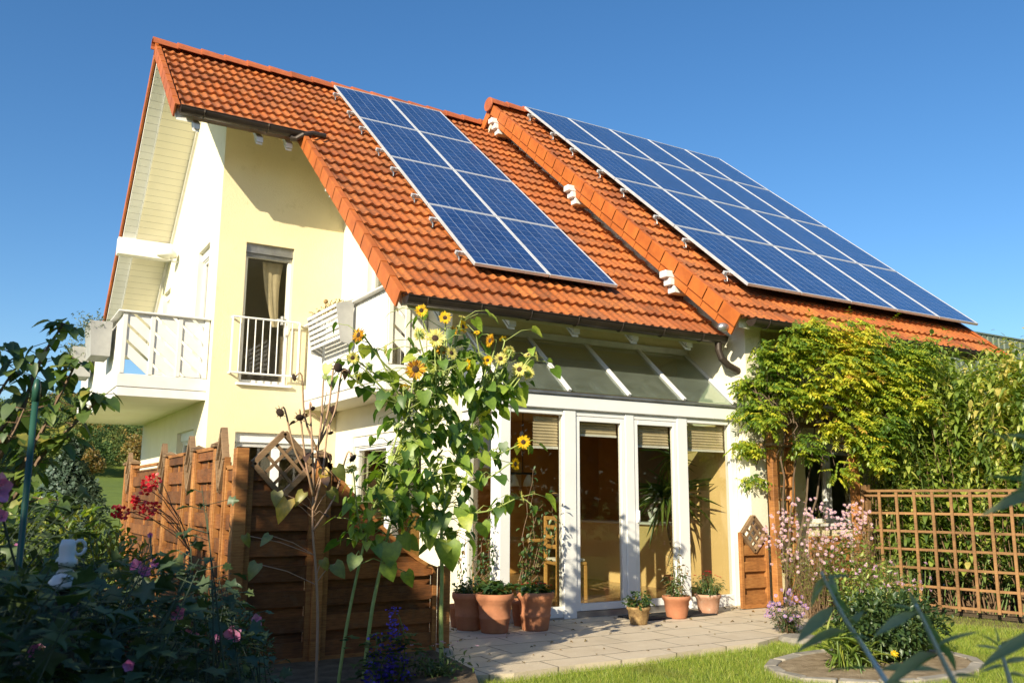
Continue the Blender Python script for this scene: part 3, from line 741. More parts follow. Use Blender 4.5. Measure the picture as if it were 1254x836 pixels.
# ================================================================= conservatory
cons=thing('conservatory','white framed lean-to conservatory with folding glass doors and sloping glass roof','conservatory',(6.5,8.7,0))
x0c,x1c,yc=4.80,8.275,8.28
mb=MB()
mb.cbox(x0c,x0c+.13,yc,yc+.13,.0,2.28)                   # corner post
mb.cbox(5.62,5.79,yc-.005,yc+.10,.0,2.28); mb.cbox(6.50,6.63,yc,yc+.09,.13,2.28); mb.cbox(7.30,7.46,yc,yc+.09,.13,2.28); mb.cbox(8.17,x1c,yc,yc+.10,.0,2.28)
mb.cbox(x0c+.131,5.619,yc+.01,yc+.09,.0,.13); mb.cbox(7.461,8.169,yc+.01,yc+.09,.0,.14)
mb.cbox(x0c+.131,5.619,yc+.01,yc+.09,2.22,2.279); mb.cbox(5.791,6.499,yc+.01,yc+.08,2.22,2.279); mb.cbox(6.631,7.299,yc+.01,yc+.08,2.22,2.279); mb.cbox(7.461,8.169,yc+.01,yc+.09,2.22,2.279)
# left side
mb.cbox(x0c+.002,x0c+.07,yc+.131,yc+.21,.131,2.27); mb.cbox(x0c,x0c+.08,9.02,YW-.005,.0,2.27); mb.cbox(x0c+.01,x0c+.07,yc+.131,9.019,.0,.13)
mb.build('frame',M_['white'],cons)
mb=MB(); mb.cbox(x0c-.03,x1c+.0,yc-.03,yc+.14,2.282,2.44,.01); mb.cbox(x0c-.03,x0c+.12,yc+.141,YW-.01,2.282,2.42,.01); mb.build('beam',M_['white'],cons)
mb=MB(); mb.cbox(x0c-.05,x1c,yc-.055,yc+.02,2.443,2.475,.004); mb.build('eaves_strip',M_['zinc'],cons)
mb=MB(); mb.prism([Vector((x0c+.01,yc+.12,2.425)),Vector((x0c+.01,YW-.01,2.425)),Vector((x0c+.01,YW-.01,3.22)),],(.05,0,0)); mb.build('side_cheek',M_['white'],cons)
mb=MB(); mb.box(5.0,6.5,8.285,8.375,-.0,.02)
mb.build('threshold',M_['zinc'],cons)
ytop,ztop,ybot,zbot=YW-.02,3.24,yc-.03,2.47
xs=[4.83,5.69,6.55,7.41,8.245]
for i,x in enumerate(xs):
    mb=MB(); mb.bar((x,ybot,zbot+.03),(x,ytop,ztop+.025),.042,.03); mb.build('rafter',M_['white'] ,cons)
for a,b_ in zip(xs,xs[1:]):
    mb=MB(); mb.prism([Vector((a+.022,ybot+.02,zbot+.02)),Vector((a+.022,ytop,ztop)),Vector((a+.022,ytop,ztop+.008)),Vector((a+.022,ybot+.02,zbot+.028))],(b_-a-.044,0,0)); mb.build('roof_pane',M_['glass_roof'],cons)
mb=MB(); mb.cbox(4.80,x1c,YW-.06,YW-.005,3.24,3.32,.006); mb.build('top_rail',M_['alu'],cons)
# glazing
def pane_y(nm,a,b_,z0,z1,y,parent): mb=MB(); mb.box(a,b_,y,y+.005,z0,z1); return mb.build(nm,M_['glass'],parent)
pane_y('pane',x0c+.131,5.619,.131,2.219,yc+.045,cons); pane_y('pane',7.461,8.169,.141,2.219,yc+.045,cons)
mb=MB(); mb.box(x0c+.035,x0c+.04,yc+.211,9.019,.131,2.26); mb.build('pane',M_['glass'],cons)
def leaf(a,b_):
    mb=MB(); y0=yc+.01; f=.055
    mb.cbox(a,a+f,y0,y0+.06,.07,2.215,.004); mb.cbox(b_-f,b_,y0,y0+.06,.07,2.215,.004)
    mb.cbox(a+f+.001,b_-f-.001,y0,y0+.06,.07,.15,.004); mb.cbox(a+f+.001,b_-f-.001,y0,y0+.06,2.16,2.215,.004)
    d=mb.build('glass_door',M_['white'],cons)
    pane_y('pane',a+f,b_-f,.15,2.16,y0+.028,d); return d
d1=leaf(5.795,6.495); d2=leaf(6.635,7.295)
mb=MB(); mb.cbox(6.655,6.675,yc-.03,yc+.009,1.02,1.16,.004); mb.build('handle',M_['white'],d2)
mb=MB(); mb.box(5.792,7.298,yc+.0,yc+.14,.0,.066); mb.build('sill',M_['zinc'],cons)
M_['blind']=plank_mat('pleated_blind',(.62,.55,.38),(.56,.50,.34),'Z',.034,.8,.25)
M_['blind_rail']=M_['white']
for a,b_,z0 in ((5.28,5.61,1.84),(5.85,6.44,2.00),(6.69,7.24,1.90),(7.47,8.15,1.88)):
    vs=[];fs=[];k=0; z=2.20; mb=MB(); sgn=1
    while z>z0+.03:
        mb.obox((a,yc+.10+(.012 if sgn>0 else 0),z),(b_-a,0,0),(0,-.012*sgn,-.017),(0,.001,0)); z-=.017; sgn=-sgn
    bl=mb.build('pleated_blind',M_['curtain2'] if 'curtain2' in M_ else M_['curtain'],cons)
    mb=MB(); mb.box(a,b_,yc+.095,yc+.118,z0,z0+.025); mb.build('blind_rail',M_['white'],bl)
# inside: yellow plaster under the glass roof
mb=MB(); mb.box(XC+.255,XB,9.36,9.42,2.62,3.3); mb.build('lintel',M_['room_cream'],houseA)

# ================================================================= solar panels
def solar_proto(w,l,label,cat,group):
    t=thing('solar_panel',label,cat,group=group); f=.020; h=.042
    mb=MB(); mb.cbox(0,w,0,f,0,h,.003); mb.cbox(0,w,l-f,l,0,h,.003); mb.cbox(0,f,f+.0005,l-f-.0005,0,h,.003); mb.cbox(w-f,w,f+.0005,l-f-.0005,0,h,.003)
    mb.build('frame',M_['alu'],t,local=True)
    me=bpy.data.meshes.new('cells'); me.from_pydata([(f,f,h-.006),(w-f,f,h-.006),(w-f,l-f,h-.006),(f,l-f,h-.006),(f,f,h-.014),(w-f,f,h-.014),(w-f,l-f,h-.014),(f,l-f,h-.014)],[],[(0,1,2,3),(7,6,5,4)])
    uv=me.uv_layers.new(name='UVMap'); co=[(0,0),(1,0),(1,1),(0,1),(0,1),(1,1),(1,0),(0,0)]
    for i,c in enumerate(co): uv.data[i].uv=c
    me.materials.append(M_['solar']); o=bpy.data.objects.new('cells',me); C.objects.link(o); o.parent=t
    return t
def array(x0,y0,z0,w,l,nx_,ny_,wordA,labels,group):
    U=Vector((0,cA,sA)); first=None
    for j in range(ny_):
        for i in range(nx_):
            if first is None: first=o=solar_proto(w-.012,l-.012,'', 'solar panel',group)
            else: o=copy_tree(first)
            p=Vector((x0+i*w,y0,z0))+U*(l*j); o.location=p; o.rotation_euler=(AL,0,0)
            o['label']=labels(i,j)
ordn=['first','second','third','fourth','fifth']
rown=['bottom','second','third','top']
array(4.77,8.88,3.97,1.055,1.745,2,4,'a',lambda i,j:'solar panel in the %s row, %s column of the narrow array'%(rown[j],('left','right')[i]),'solar panels of the narrow array')
array(8.42,8.12,4.045,1.02,1.825,5,4,'b',lambda i,j:'solar panel in the %s row, %s column from left of the wide array'%(rown[j],ordn[i]),'solar panels of the wide array')
def rails(xa,xb,y0,z0,l,ny_,nm):
    U=Vector((0,cA,sA)); Nn=Vector((0,-sA,cA)); k=0; first=None
    words_=['lowest','second lowest','third lowest','fourth from the bottom','fifth from the bottom','third from the top','second from the top','topmost']
    for j in range(ny_):
        for q in (.22,.78):
            p=Vector((xa-.09,y0,z0))+U*(l*(j+q))-Nn*.045
            if first is None:
                t=thing('mounting_rail','','mounting rail',p,(AL,0,0),'mounting rails under the %s array'%nm); first=t
                mb=MB(); mb.cbox(0,xb-xa+.1,-.02,.02,0,.042,.003); mb.build('rail',M_['alu'],t,local=True)
                mb=MB(); mb.box(.01,.06,-.035,.035,-.010,.0); mb.box(.02,.05,-.045,-.037,-.03,.05)
                mb.tube([(.035,-.045,-.01),(.035,-.075,-.02),(.035,-.10,-.05),(.035,-.075,-.075),(.035,-.04,-.07)],.008,6)
                mb.build('roof_hook',M_['zinc'],t,local=True)
            else: t=copy_tree(first); t.location=p
            t['label']='silver mounting rail with roof hook, %s under the %s array'%(words_[k],nm); k+=1
rails(4.77,6.88,8.88,3.97,1.745,4,'narrow'); rails(8.42,13.52,8.12,4.045,1.825,4,'wide')
# ================================================================= fences
def prof_boards(mb,P0,ud,nd,u0,u1,zlo,zhi,prof,bh=.118,th=.014,lap=.036,ncol=8,base=None):
    """overlapping horizontal boards cut off by the top profile prof(u)"""
    P0,ud,nd=Vector(P0),Vector(ud),Vector(nd); z=zlo; k=0
    while z<zhi:
        z1=z+bh; a=random.random(); off=(lap if k%2 else 0); us=[u0+(u1-u0)*i/ncol for i in range(ncol+1)]
        run=[]
        pts=[(u,min(z1,prof(u))) for u in us]
        for (ua,za),(ub,zb) in zip(pts,pts[1:]):
            if za<=z+.002 and zb<=z+.002: continue
            za=max(za,z+.001); zb=max(zb,z+.001)
            q=[P0+ud*ua+Vector((0,0,z)),P0+ud*ub+Vector((0,0,z)),P0+ud*ub+Vector((0,0,zb)),P0+ud*ua+Vector((0,0,za))]
            q=[p+nd*off for p in q]
            vs=q+[p+nd*th for p in q]
            mb.add(vs,[(3,2,1,0),(4,5,6,7),(0,1,5,4),(2,3,7,6),(1,2,6,5),(3,0,4,7)],a)
        z=z1-.022; k+=1
def fbar(mb,P0,ud,nd,a,b,w,d,off=0):
    """bar in the fence plane between (u,z) points a and b"""
    P0,ud,nd=Vector(P0),Vector(ud),Vector(nd)
    p=P0+ud*a[0]+Vector((0,0,a[1]))+nd*off; q=P0+ud*b[0]+Vector((0,0,b[1]))+nd*off
    mb.bar(p,q,d,w,up=(ud.cross(nd)) if abs((q-p).normalized().z)<.9 else ud)
def fence_post(parent,x,y,h,s=.085,mat='post',cap=True):
    mb=MB(); mb.cbox(x-s/2,x+s/2,y-s/2,y+s/2,.03,h,.006)
    p=mb.build('post',M_[mat],parent)
    if cap:
        mb=MB(); c=s/2+.022
        mb.cbox(x-c,x+c,y-c,y+c,h+.001,h+.028,.005)
        t=[(x-c,y-c,h+.03),(x+c,y-c,h+.03),(x+c,y+c,h+.03),(x-c,y+c,h+.03),(x,y,h+.062)]
        mb.add(t,[(0,1,4),(1,2,4),(2,3,4),(3,0,4),(3,2,1,0)]); mb.build('post_cap',M_['oldwood'],p)
    return p
def diamond_panel(parent,P0,ud,nd,u0,u1,zs,ztop,zlo=.07,mat='fence',name='diamond_panel',hh_=None):
    c=(u0+u1)/2; hw=(u1-u0)/2-.03; hh=hh_ or hw+.01; zc=ztop-hh-.01
    mb=MB()
    prof=lambda u: min(zc+.02,zc-hh+abs(u-c)/hw*hh+.0)
    prof_boards(mb,P0,ud,nd,u0+.04,u1-.04,zlo,zc+.01,prof,ncol=12)
    pn=mb.build(name,M_[mat],parent)
    mb=MB()
    for u in (u0+.02,u1-.02): fbar(mb,P0,ud,nd,(u,zlo-.04),(u,zc+.02),.04,.045,.01)
    fbar(mb,P0,ud,nd,(u0+.04,zlo-.02),(u1-.04,zlo-.02),.045,.04,.01)
    mb.build('panel_frame',M_['post'],pn)
    mb=MB(); T=(c,zc+hh);B=(c,zc-hh);L=(c-hw,zc);Rr=(c+hw,zc)
    for a,b in ((L,T),(T,Rr),(Rr,B),(B,L)): fbar(mb,P0,ud,nd,a,b,.042,.05,.0)
    def lp(a,b,t): return (a[0]+(b[0]-a[0])*t,a[1]+(b[1]-a[1])*t)
    for t in (.36,.68):
        fbar(mb,P0,ud,nd,lp(L,T,t),lp(B,Rr,t),.024,.016,-.006); fbar(mb,P0,ud,nd,lp(L,B,t),lp(T,Rr,t),.024,.016,.012)
    mb.build('lattice',M_['oldwood'],pn)
    return pn
def board_panel(parent,P0,ud,nd,u0,u1,prof,zlo=.07,frame_top=True,mat='fence'):
    zhi=max(prof(u0),prof(u1)); mb=MB()
    prof_boards(mb,P0,ud,nd,u0+.04,u1-.04,zlo,zhi,prof,ncol=14 if abs(prof(u0)-prof(u1))>.01 else 1)
    pn=mb.build('board_panel',M_[mat],parent)
    mb=MB()
    fbar(mb,P0,ud,nd,(u0+.02,zlo-.04),(u0+.02,prof(u0)),.04,.045,.01); fbar(mb,P0,ud,nd,(u1-.02,zlo-.04),(u1-.02,prof(u1)),.04,.045,.01)
    fbar(mb,P0,ud,nd,(u0+.04,zlo-.02),(u1-.04,zlo-.02),.045,.04,.01)
    n=12 if abs(prof(u0)-prof(u1))>.01 else 1
    us=[u0+(u1-u0)*i/n for i in range(n+1)]
    for a,b in zip(us,us[1:]): fbar(mb,P0,ud,nd,(a,prof(a)-.0),(b,prof(b)-.0),.03,.045,.01)
    m=(u0+u1)/2; zz=zlo
    if n==1: fbar(mb,P0,ud,nd,(m,zlo),(m,prof(m)-.02),.03,.02,.034)
    mb.build('panel_frame',M_['post'],pn)
    return pn
FX,FY=1.80,6.96
ff=thing('fence','brown stained fence facing the garden with diamond lattice top and curved panel','fence',(2.6,FY,0))
P0=(0,FY,0); ud=(1,0,0); nd=(0,1,0)
diamond_panel(ff,P0,ud,nd,1.79,2.325,0,1.80)
fence_post(ff,2.37,FY,1.60)
def swoop(u): t=(u-2.42)/(3.42-2.42); return .70+.86*(1-t)**1.35
board_panel(ff,P0,ud,nd,2.42,3.42,swoop)
fence_post(ff,3.49,FY,.72,cap=False)
mb=MB(); mb.lathe([(0,0),(.10,0),(.085,.05),(.05,.075),(0,.075)],3.49,FY,-.02,14); mb.build('post_foot',M_['stone'],ff)
fs_=thing('fence','long brown fence running back beside the house with narrow lattice panels','fence',(FX-.05,9.5,0))
P0=(FX-.06,0,0); ud=(0,1,0); nd=(1,0,0)
fence_post(fs_,FX-.07,FY-.01,1.66,.10,cap=False)
segs=[('b',7.05,7.42),('d',7.46,7.78),('b',7.87,8.63),('d',8.73,9.10),('b',9.16,10.05),('d',10.16,10.56),('s',10.62,12.52),('d',12.66,13.1)]
for kind,a,b in segs:
    if kind=='d': diamond_panel(fs_,P0,ud,nd,a,b,0,1.86,hh_=.26)
    elif kind=='b': board_panel(fs_,P0,ud,nd,a,b,(lambda u:1.70) if a>7.5 else (lambda u:1.52))
    else: board_panel(fs_,P0,ud,nd,a,b,lambda u:1.15+.50*(abs(u-11.57)/.95)**2)
for y in (7.825,8.68,10.105,12.59,13.16): fence_post(fs_,FX-.04,y,1.70)
fb=thing('fence','short brown board fence behind the long fence at the house corner','fence',(2.3,13.5,0))
board_panel(fb,(0,13.30,0),(1,0,0),(0,1,0),1.86,2.70,lambda u:1.62)
# small panel by the downpipe, arch posts, ladders
fp=thing('fence','small bright brown fence panel with diamond top beside the downpipe','fence',(8.24,7.98,0))
diamond_panel(fp,(0,7.98,0),(1,0,0),(0,1,0),7.98,8.44,0,1.10,.05,'post')
fp2=thing('fence','low brown board panel behind the pink asters under the window','fence',(9.05,7.6,0))
board_panel(fp2,(0,7.55,0),(1,0,0),(0,1,0),8.72,9.42,lambda u:.84,.06,mat='post')
ar=thing('pergola','wooden pergola arch with ladder lattice side carrying the yellow vine','pergola',(9.0,7.6,0))
fence_post(ar,8.50,7.90,2.30,.09,cap=False); fence_post(ar,8.92,8.00,2.2,.08,cap=False); fence_post(ar,9.50,7.48,2.15,.09,cap=False)
mb=MB(); mb.cbox(8.40,8.62,7.80,8.00,1.95,1.985); mb.cbox(8.62,9.02,7.88,8.02,1.95,1.98); mb.cbox(9.36,9.66,7.40,7.58,1.98,2.01)
mb.bar((8.45,7.88,2.34),(9.9,7.50,2.38),.09,.08); mb.bar((8.9,8.0,2.24),(9.9,7.95,2.28),.08,.07); mb.build('crossbeam',M_['oldwood'],ar)
mb=MB()
for i in range(8): z=.62+.165*i; mb.cbox(8.545,8.88,7.925,7.945,z,z+.022,.003)
for x in (8.66,8.78): mb.cbox(x,x+.022,7.946,7.962,.4,1.94,.003)
mb.build('ladder_lattice',M_['post'],ar)
tr=thing('trellis','open square wooden trellis standing on the lawn in front of the green shrubs','trellis',(9.7,6.5,0))
A,B=Vector((9.50,7.38,0)),Vector((9.93,5.30,0)); D_=(B-A).normalized(); Nn_=Vector((-D_.y,D_.x,0))
L=(B-A).length
mb=MB()
for i in range(11):
    p=A+D_*(L*i/10); w=.032
    mb.obox(p-D_*w/2+Vector((0,0,.06)),D_*w,Nn_*.018,Vector((0,0,1.33)))
mb.build('upright_slats',M_['trellis'],tr)
mb=MB()
for j in range(7):
    z=.08+j*.205*1.02; w=.028; mb.obox(A+Nn_*.0185+Vector((0,0,z)),D_*L,Nn_*.018,Vector((0,0,w)))
mb.obox(A-Nn_*.002+Vector((0,0,1.392)),D_*L,Nn_*.042,Vector((0,0,.03)))
mb.build('cross_slats',M_['trellis'],tr)
for t in (0,.93): p=A+D_*(L*t)+Nn_*.10; mb=MB(); mb.cbox(p.x-.04,p.x+.04,p.y-.04,p.y+.04,-.05,1.48,.005); mb.build('post',M_['trellis'],tr)
# green cane post in the left bed
p=atY(45,475,3.0)
st=MB(); st.tube([(p.x,3.0,-.05),(p.x,3.0,p.z)],.0095,10); st.lathe([(0,.03),(.008,.025),(.0115,.0),(.0115,-.04),(.0095,-.04)],p.x,3.0,p.z,12)
M_['greenpost']=plain('green_plastic_coating',(.03,.10,.07),(.02,.075,.05),rough=.35)
tag(st.build('garden_stake',M_['greenpost'],smooth=True),'dark green plastic coated stake standing among the left shrubs','stake')
# green-grey clad building far right
M_['clad']=None
def clad():
    m,nt,out=newmat('green_cladding'); b=N(nt,'ShaderNodeBsdfPrincipled',Roughness=.5)
    b.inputs['Base Color'].default_value=(.13,.16,.11,1); nt.links.new(b.outputs[0],out.inputs[0]); return m
M_['clad']=clad()
bb=thing('building','grey green profiled metal building rising behind the right shrubs','building',(30,18,0))
mb=MB()
x=24.0
while x<40: mb.prism([Vector((x,16,-1)),Vector((x+.03,15.93,-1)),Vector((x+.24,15.93,-1)),Vector((x+.27,16,-1)),Vector((x+.27,16.1,-1)),Vector((x,16.1,-1))],(0,0,7.45)); x+=.30
mb.build('wall',M_['clad'],bb)
mb=MB(); mb.box(24,40,16.12,24,-1,6.35); mb.build('core',M_['clad'],bb)
mb=MB(); mb.box(24,40,15.90,15.925,5.10,5.14); mb.build('seam',M_['dark'],bb)
mb=MB(); mb.box(23.9,40.1,15.9,16.15,6.452,6.50); mb.build('coping',M_['clad'],bb)

# ================================================================= patio furniture, pots, room contents
M_['terra']=plain('terracotta_pot',(.50,.215,.11),(.38,.15,.075),rough=.8,scale=7,bs=.25,bscale=30,dirt=((.50,.38,.28),8,.63))
M_['terra_old']=plain('pale_worn_terracotta',(.52,.30,.20),(.40,.20,.12),rough=.85,scale=12,bs=.3,dirt=((.62,.55,.46),9,.55))
M_['basket']=plain('woven_straw_pot',(.42,.28,.12),(.20,.12,.05),rough=.85,scale=25,bs=1,bscale=60,bd=.01)
M_['leaf_pot']=leafmat('pot_plant_leaves',[(0,(.03,.08,.02)),(.5,(.06,.13,.025)),(.85,(.12,.17,.03)),(1,(.30,.16,.05))])
M_['leaf_dry']=leafmat('dry_leaves',[(0,(.12,.09,.03)),(.5,(.22,.16,.06)),(1,(.35,.22,.10))],.2)
M_['stem']=plain('green_stem',(.14,.20,.05),(.10,.15,.04),rough=.6,scale=10)
M_['stem_brown']=plain('brown_stem',(.22,.14,.08),(.15,.09,.05),rough=.7,scale=12)
M_['red']=leafmat('red_petals',[(0,(.62,.01,.03)),(1,(.85,.04,.06))],.3)
def pot_mesh(parent,r,h,rib=True,mat='terra'):
    k=.70
    mb=MB(); prof=[(0,.0),(r*k,0),(r*k*1.02,.015),(r*(k+.11),h*.34)]
    if rib: prof+=[(r*(k+.14),h*.36),(r*(k+.14),h*.40),(r*(k+.115),h*.42)]
    prof+=[(r*.90,h*.76),(r*.93,h*.77),(r*.93,h*.80),(r*1.0,h*.83),(r*1.03,h*.90),(r*1.02,h*.98),(r*.98,h),(r*.92,h*.99),(r*.89,h*.92),(r*.86,h*.86)]
    mb.lathe(prof,0,0,0,32); o=mb.build('pot',M_[mat],parent,smooth=True,local=True)
    mb=MB(); mb.lathe([(0,h*.90),(r*.872,h*.885)],0,0,0,20); mb.build('soil',M_['soil'],o,local=True)
    return o
def pot_foliage(parent,h0,rx,hz,n,size,tmpl,mat,droop=.2,name='foliage',z0=0):
    lf=Leaves(tmpl); st=MB(); loc=parent.location
    for i in range(n):
        a=rng.uniform(0,2*math.pi); rr=rx*math.sqrt(rng.uniform(0,1)); top=Vector((math.cos(a)*rr,math.sin(a)*rr,h0+hz*rng.uniform(.3,1)*(1-.4*(rr/rx)**2)))
        base=Vector((math.cos(a)*rr*.4,math.sin(a)*rr*.4,h0-.03))
        cv=curve(base,top,(0,0,.02),5,.006)
        if i%3==0: st.tube([p+loc for p in cv],[.004,.0035,.003,.0025,.001],4)
        for p in cv[1:]:
            for q in range(2):
                d=Vector((math.cos(a)+rng.normal()*.7,math.sin(a)+rng.normal()*.7,rng.normal()*.5+.1-droop))
                lf.add(p+loc,d,(rng.normal()*.3,rng.normal()*.3,1),size*rng.uniform(.6,1.2))
    st.build('stems',M_['stem'],parent); lf.build(name,M_[mat],parent)
def flowers_dots(parent,h0,rx,hz,n,size,mat,name='flowers'):
    loc=parent.location
    for i in range(n):
        lf=Leaves(T_oval(.7)); a=rng.uniform(0,2*math.pi); rr=rx*math.sqrt(rng.uniform(0,1)); p=Vector((math.cos(a)*rr,math.sin(a)*rr,h0+hz*(1-.3*(rr/rx)**2)))+loc
        for k in range(6):
            an=k*math.pi/3; lf.add(p,(math.cos(an),math.sin(an),.5),(0,0,1),size,rng.uniform())
        lf.build('flower',M_[mat],parent)
def potted(name,label,x,y,r,h,mat='terra',rib=True):
    t=thing(name,label,'potted plant',(x,y,0),group='potted plants on the patio'); pot_mesh(t,r,h,rib,mat); return t
t=potted('potted_plant','big ribbed terracotta pot half hidden behind the fence post, with climbing plant',4.36,8.12,.17,.36)
pot_foliage(t,.34,.15,.14,26,.06,T_oval(.6),'leaf_pot')
t=potted('potted_plant','big ribbed terracotta pot of dark green leaves left of the conservatory door',4.49,7.83,.185,.37)
pot_foliage(t,.35,.15,.15,34,.085,T_lobed(),'leaf_pot')
t=potted('potted_plant','big ribbed terracotta pot with red tinged strawberry leaves before left pane',4.93,7.78,.185,.37)
pot_foliage(t,.35,.17,.10,40,.065,T_oval(.8),'leaf_pot'); flowers_dots(t,.37,.16,.08,12,.022,'red')
t=potted('potted_plant','small round straw coloured pot of blue grey leaves before the doors',6.10,7.60,.125,.18,'basket',False)
pot_foliage(t,.16,.15,.18,40,.05,T_oval(.5),'leaf_pot')
t=potted('potted_plant','plain terracotta pot with tall dried plant on the black door mat',6.78,7.78,.155,.24,'terra',False)
pot_foliage(t,.22,.10,.40,14,.10,T_lance(.1),'leaf_pot'); pot_foliage(t,.22,.16,.62,26,.045,T_oval(.6),'leaf_dry',name='dry_foliage')
t=potted('potted_plant','pale worn terracotta pot with bushy green plant and red flowers',7.36,7.90,.15,.22,'terra_old',False)
pot_foliage(t,.20,.20,.25,110,.045,T_lance(.22),'leaf_pot'); flowers_dots(t,.22,.21,.25,16,.02,'red')
t=potted('potted_plant','terracotta pot with thin climbing tomato like plant against the glass',4.98,8.10,.13,.26,'terra',False)
def climber(parent,x0,y0,x1,zt,n,size,sp,seed=1):
    lf=Leaves(T_oval(.55)); st=MB()
    for i in range(n):
        xe=rng.uniform(x0-.15,x1+.1); ze=zt*rng.uniform(.45,1)
        cv=curve((x0+rng.normal()*.04,y0,.3),(xe,y0+rng.uniform(-.04,.06),ze),(rng.normal()*.1,0,0),12,.012)
        st.tube(cv,[.005-.0003*k for k in range(12)],4)
        for p in cv[2:]:
            for q in range(sp):
                d=rv(.7)+Vector((0,-.3,-.35)); lf.add(p+rv(.02),d,(0,-.4,1),size*rng.uniform(.5,1.2))
    st.build('stems',M_['stem_brown'],parent); lf.build('foliage',M_['leaf_pot'],parent)
climber(t,4.98,8.12,5.35,1.62,9,.062,3)
t=potted('potted_plant','slender climbing plant in front of the conservatory corner post',4.36,8.32,.12,.22,'terra',False)
climber(t,4.42,8.30,4.66,1.35,7,.055,3)
# door mat
M_['mat']=plain('black_rubber_mat',(.02,.02,.022),rough=.8,scale=30,bs=1,bscale=80)
mb=MB(); mb.cbox(6.25,7.35,7.74,8.16,.004,.016,.003); tag(mb.build('door_mat',M_['mat']),'black rubber door mat lying before the glass doors','door mat')
# yucca inside
M_['yucca']=leafmat('yucca_leaves',[(0,(.04,.10,.02)),(.6,(.09,.17,.03)),(1,(.20,.26,.05))],.3)
t=thing('yucca','tall yucca in a terracotta pot behind the right glass bay','house plant',(7.80,8.95,.05))
pot_mesh(t,.17,.28,False)
mb=MB()
tops=[((0,0,.25),(.02,0,1.15),.03),((0,0,.5),(.16,.0,.85),.022),((-.0,.0,.5),(-.18,.02,1.2),.022)]
for a,b,r in tops:
    mb.tube([Vector(p)+t.location for p in curve(a,b,(0,0,0),6,.008)],[r*1.1,r,r,r*.9,r*.85,r*.8],8)
mb.build('trunk',M_['stem_brown'],t)
lf=Leaves(T_lance(.085,.55))
for (c,n,L) in (((.02,0,1.25),52,.55),((-.18,.02,1.25),44,.5),((0.0,0,1.75),26,.45)):
    for i in range(n):
        a=rng.uniform(0,6.28); e=rng.uniform(-.3,1.2); d=Vector((math.cos(a)*math.cos(e),math.sin(a)*math.cos(e)*.6,math.sin(e))); lf.add(Vector(c)+t.location+rv(.02),d,(0,0,1),L*rng.uniform(.7,1.1))
lf.build('foliage',M_['yucca'],t)
# dining table, chairs, counter, lamp
M_['pine']=wood_mat('pine_furniture',(.55,.33,.11),(.47,.27,.085),(.34,.18,.05),.12)
M_['cushion']=plain('white_cushion',(.70,.70,.66),rough=.9)
M_['darkwood']=plain('dark_metalwork',(.02,.018,.015),rough=.5)
def chair(x,y,rz,label):
    t=thing('chair',label,'chair',(x,y,.05),(0,0,rz),'chairs at the dining table')
    mb=MB(); mb.cbox(-.21,.21,-.21,.21,.42,.46,.01); mb.build('seat',M_['pine'],t,local=True)
    mb=MB(); mb.cbox(-.19,.19,-.19,.19,.462,.50,.015); mb.build('cushion',M_['cushion'],t,local=True)
    for sx in (-1,1):
        mb=MB(); mb.cbox(sx*.19-.02,sx*.19+.02,.17,.21,0,1.02,.005); mb.build('leg',M_['pine'],t,local=True)
        mb=MB(); mb.cbox(sx*.19-.02,sx*.19+.02,-.21,-.17,0,.419,.005); mb.build('leg',M_['pine'],t,local=True)
    mb=MB()
    for z in (.62,.74,.86,.97): mb.cbox(-.169,.169,.18,.20,z,z+.05,.004)
    mb.build('backrest',M_['pine'],t,local=True)
chair(6.50,9.55,R(80),'pine chair with white cushion near the left glass pane')
chair(5.9,10.9,R(190),'pine chair on the far side of the dining table')
t=thing('dining_table','pine dining table seen through the left conservatory pane','table',(5.9,10.1,.05))
mb=MB(); mb.cbox(5.3,6.5,9.75,10.5,.74,.78,.008); mb.build('tabletop',M_['pine'],t)
for sx in (5.36,6.38):
    for sy in (9.81,10.38): mb=MB(); mb.cbox(sx,sx+.06,sy,sy+.06,.05,.739,.005); mb.build('leg',M_['pine'],t)
t=thing('counter','cream half height counter with white top inside the conservatory room','counter',(8.7,10.9,.05))
mb=MB(); mb.box(8.45,8.95,9.75,12.6,.05,.92); mb.build('body',M_['room_cream'],t)
mb=MB(); mb.cbox(8.40,9.0,9.70,12.65,.922,.955,.006); mb.build('top',M_['white'],t)
t=thing('table_lamp','white ceramic table lamp with pale shade on the counter','lamp',(8.62,10.35,.956))
mb=MB(); mb.lathe([(0,0),(.07,0),(.08,.02),(.05,.04),(.075,.10),(.085,.16),(.05,.24),(.02,.27),(.02,.33),(0,.33)],8.62,10.35,.957,20); mb.build('base',M_['white'],t,smooth=True)
mb=MB(); mb.lathe([(.20,.28),(.10,.46),(.098,.46),(.197,.28)],8.62,10.35,.957,24); mb.build('shade',M_['frost'],t,smooth=True)
t=thing('hanging_lamp','dark bar lamp with glass shades hanging over the dining table','lamp',(5.9,10.1,1.9))
mb=MB(); mb.cbox(5.5,6.4,10.08,10.11,1.60,1.63); mb.tube([(5.7,10.1,1.62),(5.7,10.1,2.62)],.006,5); mb.tube([(6.2,10.1,1.62),(6.2,10.1,2.62)],.006,5); mb.build('bar',M_['darkwood'],t)
for i in range(4):
    mb=MB(); mb.lathe([(.02,0),(.03,-.02),(.06,-.08),(.075,-.15),(.072,-.15),(.05,-.07),(.02,-.02)],5.6+.23*i,10.1,1.60,14); mb.build('shade',M_['frost'],t,smooth=True)
t=thing('picture','small framed picture hanging on the orange back wall','picture',(8.0,13.28,1.7))
mb=MB(); mb.cbox(7.75,8.15,13.26,13.298,1.45,1.95,.005); mb.build('frame',M_['pine'],t)
mb=MB(); mb.box(7.79,8.11,13.255,13.2595,1.49,1.91); mb.build('print',M_['curtain'],t)
t=thing('cabinet','pine wall cabinet with glazed doors behind the dining table','cabinet',(5.9,13.1,.05))
